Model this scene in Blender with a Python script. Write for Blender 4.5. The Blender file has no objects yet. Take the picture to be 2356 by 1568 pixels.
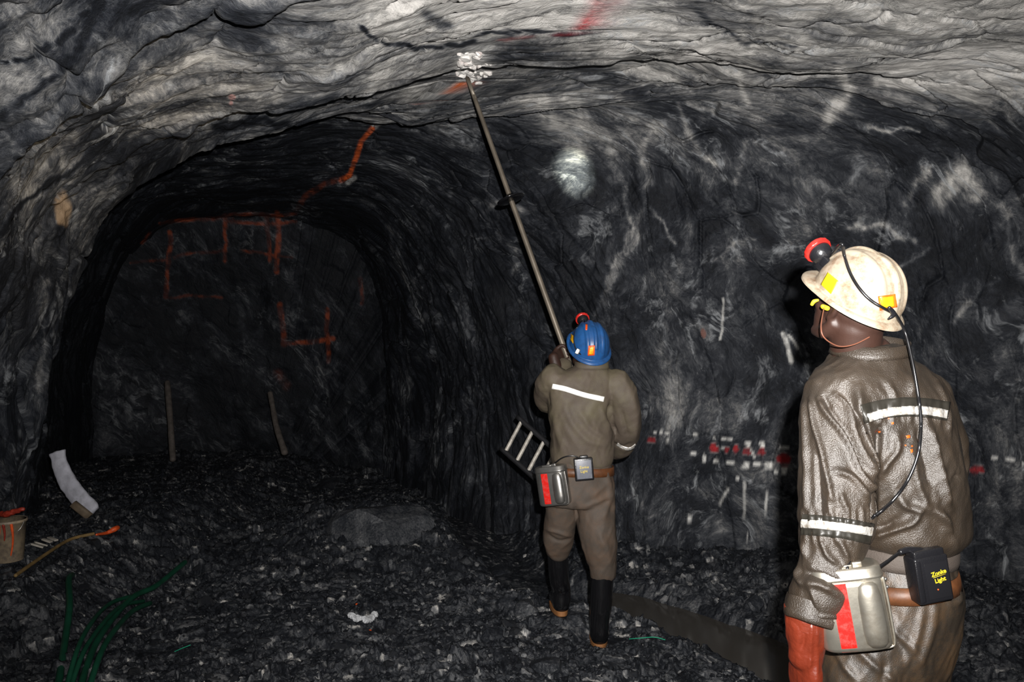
import bpy, bmesh, math, random
import numpy as np
from mathutils import Vector, Matrix
from mathutils.bvhtree import BVHTree

# ------------------------------------------------------------------ camera, world, lights, exposure
SC = bpy.context.scene
COL = SC.collection
FPX, CX, CY, CZ = 1850.0, 1178.0, 784.0, 1.57      # focal length in pixels, centre, eye height (m)
cd = bpy.data.cameras.new('camera'); cam = bpy.data.objects.new('camera', cd); COL.objects.link(cam)
cd.sensor_width = 36.0; cd.lens = FPX / 2356 * 36.0; cd.clip_start = 0.05
cam.location = (0, 0, CZ); cam.rotation_euler = (math.pi / 2, 0, 0)
SC.camera = cam
w = bpy.data.worlds.new('mine_dark'); SC.world = w; w.use_nodes = True
w.node_tree.nodes['Background'].inputs[0].default_value = (0.35, 0.5, 0.9, 1)
w.node_tree.nodes['Background'].inputs[1].default_value = 0.004
SC.view_settings.view_transform = 'Standard'; SC.view_settings.look = 'None'
SC.view_settings.gamma = 1; SC.view_settings.use_curve_mapping = False
SC.view_settings.exposure = 0.0

def add_light(name, typ, loc, target, energy, color=(1, 1, 1), size=0.02, spot=None, blend=0.5):
    ld = bpy.data.lights.new(name, typ); ld.energy = energy; ld.color = color
    ld.shadow_soft_size = size
    if typ == 'SPOT': ld.spot_size = spot; ld.spot_blend = blend
    o = bpy.data.objects.new(name, ld); COL.objects.link(o); o.location = loc
    d = Vector(target) - Vector(loc); o.rotation_euler = d.to_track_quat('-Z', 'Y').to_euler()
    return o
# the flash gun beside and above the lens (the only strong light of the photograph)
FLASH = add_light('camera_flash', 'SPOT', (0.075, -0.02, CZ + 0.11), (0.25, 5.0, 2.75), 980, (1.0, 0.97, 0.94), 0.018, math.radians(112), 1.0)

# ------------------------------------------------------------------ helpers
def Wp(px, py, Y):
    return np.array([(px - CX) / FPX * Y, Y, CZ - (py - CY) / FPX * Y])
def proj(V):
    Y = np.maximum(V[:, 1], 0.05)
    return CX + V[:, 0] / Y * FPX, CY - (V[:, 2] - CZ) / Y * FPX

def tag(o, label=None, cat=None, group=None, kind=None):
    if label: o['label'] = label
    if cat: o['category'] = cat
    if group: o['group'] = group
    if kind: o['kind'] = kind
    return o
def thing(name, loc, label, cat, group=None):
    o = bpy.data.objects.new(name, None); COL.objects.link(o); o.location = Vector([float(a) for a in loc])
    o.empty_display_size = 0.1
    return tag(o, label, cat, group)
def mesh_obj(name, V, F, mat, parent=None, smooth=True, base=None):
    """V in world coordinates; stored relative to the thing's base"""
    V = np.asarray(V, float).reshape(-1, 3)
    off = np.zeros(3)
    p = parent
    while p is not None:
        off = off + np.array(p.location); p = p.parent
    if base is not None and parent is None: off = np.array(base, float)
    me = bpy.data.meshes.new(name)
    if isinstance(F, np.ndarray):
        n = len(F); k = F.shape[1]
        me.vertices.add(len(V)); me.vertices.foreach_set('co', (V - off).astype(np.float32).ravel())
        me.loops.add(n * k); me.loops.foreach_set('vertex_index', F.astype(np.int32).ravel())
        me.polygons.add(n); me.polygons.foreach_set('loop_start', np.arange(0, n * k, k, dtype=np.int32))
        me.update(calc_edges=True); me.validate()
    else:
        me.from_pydata((V - off).tolist(), [], [tuple(int(i) for i in f) for f in F])
    me.polygons.foreach_set('use_smooth', [smooth] * len(me.polygons))
    if mat: me.materials.append(mat)
    o = bpy.data.objects.new(name, me); COL.objects.link(o)
    if parent is not None: o.parent = parent
    elif base is not None: o.location = Vector([float(a) for a in base])
    return o
def vnormals(V, F):
    if not isinstance(F, np.ndarray): F = np.array([f if len(f) == 4 else (f[0], f[1], f[2], f[2]) for f in F])
    a = V[F[:, 2]] - V[F[:, 0]]
    b = (V[F[:, 3]] - V[F[:, 1]]) if F.shape[1] == 4 else (V[F[:, 2]] - V[F[:, 1]])
    n = np.cross(a, b); N = np.zeros_like(V)
    for k in range(F.shape[1]): np.add.at(N, F[:, k], n)
    return N / (np.linalg.norm(N, axis=1, keepdims=True) + 1e-12)
def merge(parts):
    VV, FF, n = [], [], 0
    for V, F in parts:
        VV.append(np.asarray(V, float)); FF += [tuple(i + n for i in f) for f in F]; n += len(V)
    return np.concatenate(VV), FF

# numpy value noise ------------------------------------------------
def _h(ix, iy, iz, seed):
    h = (ix.astype(np.int64) * 374761393 + iy.astype(np.int64) * 668265263 + iz.astype(np.int64) * 2147483647 + seed * 974634777) & 0xffffffff
    h = ((h ^ (h >> 13)) * 1274126177) & 0xffffffff
    h = ((h ^ (h >> 16)) * 2246822519) & 0xffffffff
    return ((h ^ (h >> 15)) & 0xffffff) / float(0xffffff)
def noise3(x, y, z, seed=0):
    x, y, z = [np.asarray(a, float) for a in (x, y, z)]
    x, y, z = np.broadcast_arrays(x, y, z)
    ix, iy, iz = np.floor(x), np.floor(y), np.floor(z)
    fx, fy, fz = x - ix, y - iy, z - iz
    fx, fy, fz = [f * f * f * (f * (f * 6 - 15) + 10) for f in (fx, fy, fz)]
    r = 0
    for a in (0, 1):
        for b in (0, 1):
            for c in (0, 1):
                wgt = (fx if a else 1 - fx) * (fy if b else 1 - fy) * (fz if c else 1 - fz)
                r = r + wgt * _h(ix + a, iy + b, iz + c, seed)
    return r * 2 - 1
def fbm(x, y, z, o=4, seed=0, gain=0.5, ridged=False):
    r = 0; a = 1.0; t = 0
    for k in range(o):
        n = noise3(x * 2 ** k + 7.3 * k, y * 2 ** k, z * 2 ** k, seed + k)
        if ridged: n = 1 - 2 * np.abs(n)
        r = r + a * n; t += a; a *= gain
    return r / t
def cells(x, y, seed=0):
    """2-D cellular facets: returns (height of a tilted facet, random per cell, edge distance)"""
    ix, iy = np.floor(x), np.floor(y)
    b1 = np.full(x.shape, 9.0); b2 = np.full(x.shape, 9.0)
    hgt = np.zeros(x.shape); rnd = np.zeros(x.shape)
    z0 = np.zeros_like(ix)
    for a in (-1, 0, 1):
        for b in (-1, 0, 1):
            cx, cy = ix + a, iy + b
            px = cx + 0.1 + 0.8 * _h(cx, cy, z0, seed); py = cy + 0.1 + 0.8 * _h(cx, cy, z0, seed + 1)
            an = _h(cx, cy, z0, seed + 2) * math.pi; asp = 0.7 + 0.8 * _h(cx, cy, z0, seed + 3)
            dx, dy = x - px, y - py
            u = dx * np.cos(an) + dy * np.sin(an); v = -dx * np.sin(an) + dy * np.cos(an)
            d = np.maximum(np.abs(u) * asp, np.abs(v) / asp) * 0.6 + np.sqrt(u * u + v * v) * 0.4
            R = _h(cx, cy, z0, seed + 4)
            hh = (R - 0.3) + (_h(cx, cy, z0, seed + 5) - 0.5) * 1.6 * u + (_h(cx, cy, z0, seed + 6) - 0.5) * 1.6 * v
            new = d < b1
            b2 = np.where(new, b1, np.minimum(b2, d)); b1 = np.where(new, d, b1)
            hgt = np.where(new, hh, hgt); rnd = np.where(new, _h(cx, cy, z0, seed + 7), rnd)
    return hgt, rnd, b2 - b1
def sstep(a, b, x):
    t = np.clip((x - a) / (b - a), 0, 1); return t * t * (3 - 2 * t)
def catmull(P, t):
    P = np.asarray(P, float); n = len(P); t = np.clip(np.asarray(t, float), 0, n - 1 - 1e-9)
    i = np.floor(t).astype(int); f = (t - i)[:, None]
    p0 = P[np.maximum(i - 1, 0)]; p1 = P[i]; p2 = P[np.minimum(i + 1, n - 1)]; p3 = P[np.minimum(i + 2, n - 1)]
    return 0.5 * (2 * p1 + (p2 - p0) * f + (2 * p0 - 5 * p1 + 4 * p2 - p3) * f ** 2 + (3 * p1 - p0 - 3 * p2 + p3) * f ** 3)
def spline(P, n): return catmull(P, np.linspace(0, len(P) - 1, n))
def seg_dist(px, py, poly):
    d = np.full(px.shape, 1e9)
    for (ax, ay), (bx, by) in zip(poly[:-1], poly[1:]):
        vx, vy = bx - ax, by - ay; L = vx * vx + vy * vy + 1e-9
        t = np.clip(((px - ax) * vx + (py - ay) * vy) / L, 0, 1)
        d = np.minimum(d, np.hypot(px - ax - t * vx, py - ay - t * vy))
    return d

# lofts --------------------------------------------------------------
def loft(C, U, Vv, n=32, p=2.0, cap=True):
    C, U, Vv = [np.asarray(a, float) for a in (C, U, Vv)]
    th = np.linspace(0, 2 * math.pi, n, endpoint=False)
    c = np.sign(np.cos(th)) * np.abs(np.cos(th)) ** (2 / p); s = np.sign(np.sin(th)) * np.abs(np.sin(th)) ** (2 / p)
    V = (C[:, None, :] + U[:, None, :] * c[None, :, None] + Vv[:, None, :] * s[None, :, None]).reshape(-1, 3)
    m = len(C); F = []
    for i in range(m - 1):
        for j in range(n):
            k = (j + 1) % n
            F.append((i * n + j, i * n + k, (i + 1) * n + k, (i + 1) * n + j))
    if cap:
        V = np.vstack([V, C[0], C[-1]])
        for j in range(n):
            k = (j + 1) % n
            F.append((m * n, k, j)); F.append((m * n + 1, (m - 1) * n + j, (m - 1) * n + k))
    # outward orientation
    N = np.cross(U[0], Vv[0])
    if np.dot(N, C[-1] - C[0]) < 0: F = [tuple(reversed(f)) for f in F]
    return V, F
def tube(P, R, n=24, k=6, hint=(0, 0, 1), flat=1.0, round_ends=True):
    """smooth tapering limb through points P with radii R"""
    P = np.asarray(P, float); R = np.asarray(R, float)
    m = (len(P) - 1) * k + 1
    C = spline(P, m); r = np.interp(np.linspace(0, len(P) - 1, m), np.arange(len(P)), R)
    T = np.gradient(C, axis=0); T /= np.linalg.norm(T, axis=1, keepdims=True) + 1e-9
    if round_ends:
        a = np.linspace(0, 1, 5)[:-1]
        s = np.sqrt(1 - (1 - a) ** 2); s[0] = 0.15
        C = np.vstack([C[0] - T[0] * r[0] * (1 - a)[:, None] * 0.8, C, (C[-1] + T[-1] * r[-1] * (1 - a)[:, None] * 0.8)[::-1]])
        T = np.vstack([np.repeat(T[:1], 4, 0), T, np.repeat(T[-1:], 4, 0)])
        r = np.concatenate([r[0] * s, r, (r[-1] * s)[::-1]])
    up = np.array(hint, float); U = []
    for t in T:
        u = np.cross(t, up)
        if np.linalg.norm(u) < 1e-3: u = np.cross(t, (1, 0.1, 0))
        U.append(u / np.linalg.norm(u)); up = np.cross(u, t) / (np.linalg.norm(u) + 1e-9)
    U = np.array(U); Vv = np.cross(T, U)
    return loft(C, U * r[:, None], Vv * r[:, None] * flat, n)
def slabs(rows, n=40, p=2.3, k=5):
    """horizontal body sections: rows of (x, y, z, half width, half depth, yaw)"""
    A = np.array(rows, float); m = (len(A) - 1) * k + 1; A = spline(A, m)
    c, s = np.cos(A[:, 5]), np.sin(A[:, 5]); o = np.zeros(m)
    U = np.stack([c, s, o], 1) * A[:, 3:4]; Vv = np.stack([-s, c, o], 1) * A[:, 4:5]
    return loft(A[:, :3], U, Vv, n, p)
def ball(c, r, n=20, m=12, M=None):
    r = np.array(r, float) * np.ones(3)
    V = [(0, 0, r[2])]; F = []
    for i in range(1, m):
        a = math.pi * i / m
        for j in range(n):
            b = 2 * math.pi * j / n
            V.append((r[0] * math.sin(a) * math.cos(b), r[1] * math.sin(a) * math.sin(b), r[2] * math.cos(a)))
    V.append((0, 0, -r[2])); L = len(V) - 1
    for j in range(n):
        k = (j + 1) % n
        F.append((0, 1 + j, 1 + k)); F.append((L, 1 + (m - 2) * n + k, 1 + (m - 2) * n + j))
        for i in range(m - 2):
            a, b = 1 + i * n, 1 + (i + 1) * n
            F.append((a + j, b + j, b + k, a + k))
    V = np.array(V)
    if M is not None: V = V @ np.array(M).T
    return V + np.array(c), F
def box(c, h, M=None, bev=0.0, seg=3):
    bm = bmesh.new(); bmesh.ops.create_cube(bm, size=2.0)
    for v in bm.verts: v.co = Vector((v.co.x * h[0], v.co.y * h[1], v.co.z * h[2]))
    if bev > 0: bmesh.ops.bevel(bm, geom=bm.edges[:], offset=bev, segments=seg, affect='EDGES', profile=0.5)
    V = np.array([v.co[:] for v in bm.verts]); bm.verts.index_update()
    F = [tuple(v.index for v in f.verts) for f in bm.faces]; bm.free()
    if M is not None: V = V @ np.array(M).T
    return V + np.array(c, float), F
def fuse(parts, voxel=0.006, smooth=6, fac=0.5):
    V, F = merge(parts)
    me = bpy.data.meshes.new('tmp'); me.from_pydata(V.tolist(), [], F)
    o = bpy.data.objects.new('tmp', me); COL.objects.link(o)
    r = o.modifiers.new('r', 'REMESH'); r.mode = 'VOXEL'; r.voxel_size = voxel
    if smooth:
        s = o.modifiers.new('s', 'SMOOTH'); s.iterations = smooth; s.factor = fac
    dg = bpy.context.evaluated_depsgraph_get(); dg.update()
    e = o.evaluated_get(dg).to_mesh()
    n = len(e.vertices); VV = np.empty(n * 3, np.float32); e.vertices.foreach_get('co', VV)
    FF = [tuple(p.vertices) for p in e.polygons]
    o.evaluated_get(dg).to_mesh_clear()
    bpy.data.objects.remove(o); bpy.data.meshes.remove(me)
    VV = VV.reshape(-1, 3).astype(float)
    q = [f for f in FF if len(f) == 4]
    return VV, (np.array(q) if len(q) == len(FF) else FF)
def bvh_of(V, F): return BVHTree.FromPolygons([Vector(v) for v in np.asarray(V).tolist()], [tuple(int(i) for i in f) for f in F])
def shoot(bvh, px, py):
    d = Vector(((px - CX) / FPX, 1, -(py - CY) / FPX)).normalized()
    h = bvh.ray_cast(Vector((0, 0, CZ)), d)
    return (np.array(h[0]), np.array(h[1])) if h[0] is not None else (None, None)
def patch(bvh, path, wid, nl=40, nw=6, off=0.0012, ragged=None, dirn=None):
    """a thin strip of material laid on a surface along a path"""
    P = spline(np.array(path, float), nl); T = np.gradient(P, axis=0); T /= np.linalg.norm(T, axis=1, keepdims=True)
    Nn = np.stack([-T[:, 1], T[:, 0]], 1)
    V, ok = [], []
    last = None
    for i in range(nl):
        for j in range(nw + 1):
            q = P[i] + Nn[i] * wid * (j / nw - 0.5)
            h, n = shoot(bvh, q[0], q[1])
            if h is None: V.append(last if last is not None else np.zeros(3)); ok.append(False); continue
            if n[1] > 0: n = -n
            last = h + n * off; V.append(last); ok.append(True)
    F = []
    for i in range(nl - 1):
        for j in range(nw):
            a = i * (nw + 1) + j; f = (a, a + 1, a + nw + 2, a + nw + 1)
            if all(ok[t] for t in f):
                e = [np.linalg.norm(V[f[t]] - V[f[(t + 1) % 4]]) for t in range(4)]
                if max(e) < 0.12: F.append(f)
    return np.array(V), F
def quad_patch(bvh, c4, n=10, off=0.0012):
    a, b, c, d = [np.array(q, float) for q in c4]; V = []; F = []
    for i in range(n + 1):
        for j in range(n + 1):
            u, v = i / n, j / n
            q = (1 - u) * ((1 - v) * a + v * d) + u * ((1 - v) * b + v * c)
            h, nn = shoot(bvh, q[0], q[1])
            if h is None: h, nn = V[-1], np.zeros(3)
            if nn[1] > 0: nn = -nn
            V.append(h + nn * off)
    for i in range(n):
        for j in range(n):
            k = i * (n + 1) + j; F.append((k, k + 1, k + n + 2, k + n + 1))
    return np.array(V), F

def thicken(V, F, t=0.0015):
    """give a laid-on sheet a real thickness (towards the surface it lies on)"""
    V = np.asarray(V); N = vnormals(V, F)
    used = sorted({i for f in F for i in f}); mp = {a: i for i, a in enumerate(used)}
    V = V[used]; N = N[used]; F = [tuple(mp[i] for i in f) for f in F]
    n = len(V); VV = np.vstack([V, V - N * t])
    E = {}
    for f in F:
        for a, b in zip(f, f[1:] + f[:1]): E[(a, b)] = E.get((a, b), 0) + 1
    FF = list(F) + [tuple(i + n for i in reversed(f)) for f in F]
    for (a, b) in E:
        if (b, a) not in E: FF.append((b, a, a + n, b + n))
    return VV, FF

# ------------------------------------------------------------------ materials
def mat_new(name):
    m = bpy.data.materials.new(name); m.use_nodes = True
    nt = m.node_tree; b = nt.nodes['Principled BSDF']; return m, nt, b
def nd(nt, typ, **kw):
    n = nt.nodes.new(typ)
    for k, v in kw.items():
        if k.startswith('i_'):
            key = k[2:]; key = int(key) if key.isdigit() else key.replace('_', ' ')
            n.inputs[key].default_value = v
        else: setattr(n, k, v)
    return n
def ramp(nt, stops, interp='LINEAR'):
    r = nt.nodes.new('ShaderNodeValToRGB'); r.color_ramp.interpolation = interp
    el = r.color_ramp.elements
    while len(el) > 1: el.remove(el[-1])
    el[0].position = stops[0][0]; el[0].color = (*stops[0][1], 1)
    for p, c in stops[1:]:
        e = el.new(p); e.color = (*c, 1)
    return r
def simple(name, col, rough=0.6, metal=0.0, spec=0.5, var=0.0, scale=30, bump=0.0, bscale=80, dirt=None, dirt_amt=0.5, coat=0.0, dscale=6):
    m, nt, b = mat_new(name); L = nt.links.new
    b.inputs['Roughness'].default_value = rough; b.inputs['Metallic'].default_value = metal
    b.inputs['Specular IOR Level'].default_value = spec; b.inputs['Coat Weight'].default_value = coat
    b.inputs['Base Color'].default_value = (*col, 1)
    tc = nd(nt, 'ShaderNodeTexCoord')
    out = None
    if var > 0:
        n = nd(nt, 'ShaderNodeTexNoise', i_Scale=scale, i_Detail=5.0); L(tc.outputs['Object'], n.inputs['Vector'])
        r = ramp(nt, [(0.3, tuple(c * (1 - var) for c in col)), (0.7, tuple(min(1, c * (1 + var)) for c in col))])
        L(n.outputs['Fac'], r.inputs['Fac']); out = r.outputs['Color']
    if dirt:
        n2 = nd(nt, 'ShaderNodeTexNoise', i_Scale=dscale, i_Detail=8.0, i_Roughness=0.75); L(tc.outputs['Object'], n2.inputs['Vector'])
        r2 = ramp(nt, [(0.46, (0, 0, 0)), (0.72, (dirt_amt,) * 3)]); L(n2.outputs['Fac'], r2.inputs['Fac'])
        mx = nd(nt, 'ShaderNodeMix', data_type='RGBA'); L(r2.outputs['Color'], mx.inputs['Factor'])
        if out: L(out, mx.inputs['A'])
        else: mx.inputs['A'].default_value = (*col, 1)
        mx.inputs['B'].default_value = (*dirt, 1); out = mx.outputs['Result']
    if out: L(out, b.inputs['Base Color'])
    if bump > 0:
        n3 = nd(nt, 'ShaderNodeTexNoise', i_Scale=bscale, i_Detail=4.0); L(tc.outputs['Object'], n3.inputs['Vector'])
        bp = nd(nt, 'ShaderNodeBump', i_Strength=bump, i_Distance=0.002); L(n3.outputs['Fac'], bp.inputs['Height'])
        L(bp.outputs['Normal'], b.inputs['Normal'])
    return m

def rock_material():
    m, nt, b = mat_new('mine_rock'); L = nt.links.new
    fl = nd(nt, 'ShaderNodeAttribute', attribute_name='flow'); tone = nd(nt, 'ShaderNodeAttribute', attribute_name='tone')
    pt = nd(nt, 'ShaderNodeAttribute', attribute_name='paint')
    # warp
    wn = nd(nt, 'ShaderNodeTexNoise', i_Scale=1.4, i_Detail=3.0); L(fl.outputs['Vector'], wn.inputs['Vector'])
    wsc = nd(nt, 'ShaderNodeVectorMath', operation='SCALE', i_Scale=0.55); L(wn.outputs['Color'], wsc.inputs[0])
    wad = nd(nt, 'ShaderNodeVectorMath', operation='ADD'); L(fl.outputs['Vector'], wad.inputs[0]); L(wsc.outputs[0], wad.inputs[1])
    def streak(sc, detail, rough, scale, seed):
        mp = nd(nt, 'ShaderNodeMapping'); mp.inputs['Scale'].default_value = sc; mp.inputs['Location'].default_value = (seed, seed * 2, 0)
        L(wad.outputs[0], mp.inputs['Vector'])
        n = nd(nt, 'ShaderNodeTexNoise', i_Scale=scale, i_Detail=detail, i_Roughness=rough, i_Distortion=0.3); L(mp.outputs['Vector'], n.inputs['Vector'])
        return n.outputs['Fac']
    A = streak((1, 0.40, 1), 7, 0.66, 4.6, 3.1)       # along the bedding
    B = streak((1, 0.85, 1), 11, 0.74, 2.4, 11.7)       # blotches
    Cc = streak((1, 0.38, 1), 7, 0.72, 13.0, 23.0)    # fine streaks
    G = streak((1, 0.8, 1), 6, 0.75, 45.0, 5.0)        # grain
    def math_(op, a, c=None, clamp=False):
        n = nd(nt, 'ShaderNodeMath', operation=op); n.use_clamp = clamp
        for i, v in enumerate((a, c)):
            if v is None: continue
            if isinstance(v, (int, float)): n.inputs[i].default_value = v
            else: L(v, n.inputs[i])
        return n.outputs[0]
    mixn = math_('ADD', math_('MULTIPLY', A, 0.36), math_('MULTIPLY', B, 0.42))
    mixn = math_('ADD', mixn, math_('MULTIPLY', Cc, 0.22))
    mixn = math_('ADD', mixn, math_('MULTIPLY', G, 0.19))       # ~0.6 mean
    t = math_('ADD', math_('MULTIPLY', math_('SUBTRACT', mixn, 0.595), 3.5), tone.outputs['Fac'])
    cr = ramp(nt, [(0.0, (0.006, 0.0075, 0.011)), (0.22, (0.018, 0.021, 0.028)), (0.42, (0.062, 0.066, 0.074)), (0.62, (0.19, 0.19, 0.19)), (0.85, (0.42, 0.41, 0.39)), (1.0, (0.62, 0.60, 0.57))])
    L(t, cr.inputs['Fac'])
    # bright thin veins
    vn = nd(nt, 'ShaderNodeTexNoise', i_Scale=3.2, i_Detail=5.0, i_Roughness=0.6, i_Distortion=0.5)
    mpv = nd(nt, 'ShaderNodeMapping'); mpv.inputs['Scale'].default_value = (1, 0.33, 1); mpv.inputs['Location'].default_value = (40, 3, 7)
    L(wad.outputs[0], mpv.inputs['Vector']); L(mpv.outputs['Vector'], vn.inputs['Vector'])
    rid = math_('ABSOLUTE', math_('SUBTRACT', vn.outputs['Fac'], 0.5))
    vm = ramp(nt, [(0.0, (1, 1, 1)), (0.012, (0.55, 0.55, 0.55)), (0.03, (0, 0, 0))]); L(rid, vm.inputs['Fac'])
    gate = ramp(nt, [(0.50, (0, 0, 0)), (0.62, (0.75, 0.75, 0.75))]); L(B, gate.inputs['Fac'])
    vmask = math_('MULTIPLY', math_('MULTIPLY', vm.outputs['Color'], gate.outputs['Color']), math_('MULTIPLY', tone.outputs['Fac'], 4.5, True))
    mx = nd(nt, 'ShaderNodeMix', data_type='RGBA'); L(vmask, mx.inputs['Factor']); L(cr.outputs['Color'], mx.inputs['A'])
    mx.inputs['B'].default_value = (0.42, 0.44, 0.46, 1)
    # paint, broken up where the rock is rough
    pb = ramp(nt, [(0.36, (0, 0, 0)), (0.5, (1, 1, 1))]); L(Cc, pb.inputs['Fac'])
    pf = math_('MULTIPLY', math_('ADD', math_('MULTIPLY', pb.outputs['Color'], 0.6), 0.4), pt.outputs['Alpha'])
    mp2 = nd(nt, 'ShaderNodeMix', data_type='RGBA'); L(pf, mp2.inputs['Factor']); L(mx.outputs['Result'], mp2.inputs['A']); L(pt.outputs['Color'], mp2.inputs['B'])
    L(mp2.outputs['Result'], b.inputs['Base Color'])
    b.inputs['Roughness'].default_value = 0.62; b.inputs['Specular IOR Level'].default_value = 0.35
    bh = math_('ADD', math_('MULTIPLY', Cc, 0.6), math_('ADD', math_('MULTIPLY', A, 1.0), math_('MULTIPLY', G, 0.22)))
    bp = nd(nt, 'ShaderNodeBump', i_Strength=0.8, i_Distance=0.035); L(bh, bp.inputs['Height']); L(bp.outputs['Normal'], b.inputs['Normal'])
    return m
def floor_material(name='mine_rubble'):
    m, nt, b = mat_new(name); L = nt.links.new
    tone = nd(nt, 'ShaderNodeAttribute', attribute_name='tone'); tc = nd(nt, 'ShaderNodeTexCoord')
    n = nd(nt, 'ShaderNodeTexNoise', i_Scale=9.0, i_Detail=8.0, i_Roughness=0.7); L(tc.outputs['Object'], n.inputs['Vector'])
    g = nd(nt, 'ShaderNodeTexNoise', i_Scale=70.0, i_Detail=4.0, i_Roughness=0.6); L(tc.outputs['Object'], g.inputs['Vector'])
    a = nd(nt, 'ShaderNodeMath', operation='MULTIPLY_ADD'); L(n.outputs['Fac'], a.inputs[0]); a.inputs[1].default_value = 1.0; L(tone.outputs['Fac'], a.inputs[2])
    a2 = nd(nt, 'ShaderNodeMath', operation='MULTIPLY_ADD'); L(g.outputs['Fac'], a2.inputs[0]); a2.inputs[1].default_value = 0.7; L(a.outputs[0], a2.inputs[2])
    s = nd(nt, 'ShaderNodeMath', operation='SUBTRACT'); L(a2.outputs[0], s.inputs[0]); s.inputs[1].default_value = 0.85
    cr = ramp(nt, [(0.0, (0.007, 0.0085, 0.012)), (0.3, (0.022, 0.025, 0.031)), (0.55, (0.075, 0.078, 0.084)), (0.8, (0.2, 0.2, 0.2)), (1.0, (0.5, 0.48, 0.45))])
    L(s.outputs[0], cr.inputs['Fac']); L(cr.outputs['Color'], b.inputs['Base Color'])
    b.inputs['Roughness'].default_value = 0.5
    bp = nd(nt, 'ShaderNodeBump', i_Strength=0.6, i_Distance=0.01); L(g.outputs['Fac'], bp.inputs['Height']); L(bp.outputs['Normal'], b.inputs['Normal'])
    return m
M_rock = rock_material(); M_floor = floor_material()

def set_attr(me, name, typ, data):
    a = me.attributes.new(name, typ, 'POINT')
    key = {'FLOAT': 'value', 'FLOAT_VECTOR': 'vector', 'FLOAT_COLOR': 'color'}[typ]
    a.data.foreach_set(key, np.asarray(data, np.float32).ravel())

# ------------------------------------------------------------------ the cavern shell
Z0 = -0.15
ST = np.array([  # left foot x, y, right foot x, y, crown height
    (-2.7, -2.5, 3.5, -2.5, 3.15), (-2.5, 0.6, 3.7, 0.6, 3.12), (-2.62, 3.0, 3.75, 2.9, 3.12), (-3.1, 4.1, 3.5, 4.1, 3.18),
    (-3.3, 5.0, 2.75, 4.75, 3.3), (-3.55, 5.8, 1.75, 5.15, 3.3), (-3.9, 6.5, 0.8, 5.6, 3.28), (-4.3, 7.3, 0.05, 6.4, 3.2),
    (-4.7, 8.3, -0.6, 7.5, 3.12), (-5.0, 9.6, -1.45, 9.4, 3.05)], float)
def shell(S, T):
    """S station 0..9, T 0..1 from the left foot over the crown to the right foot"""
    a = catmull(ST, S.ravel()); sh = S.shape
    lx, ly, rx, ry, H = [a[:, i].reshape(sh) for i in range(5)]
    th = T * math.pi; c, s = np.cos(th), np.sin(th)
    p = 3.2 + 0.8 * T
    xf = 0.5 - 0.5 * np.sign(c) * np.abs(c) ** (2 / p); zf = np.abs(s) ** (2 / p)
    X = lx + (rx - lx) * xf; Y = ly + (ry - ly) * xf; Z = Z0 + (H - Z0) * zf
    return np.stack([X, Y, Z], -1)
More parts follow.
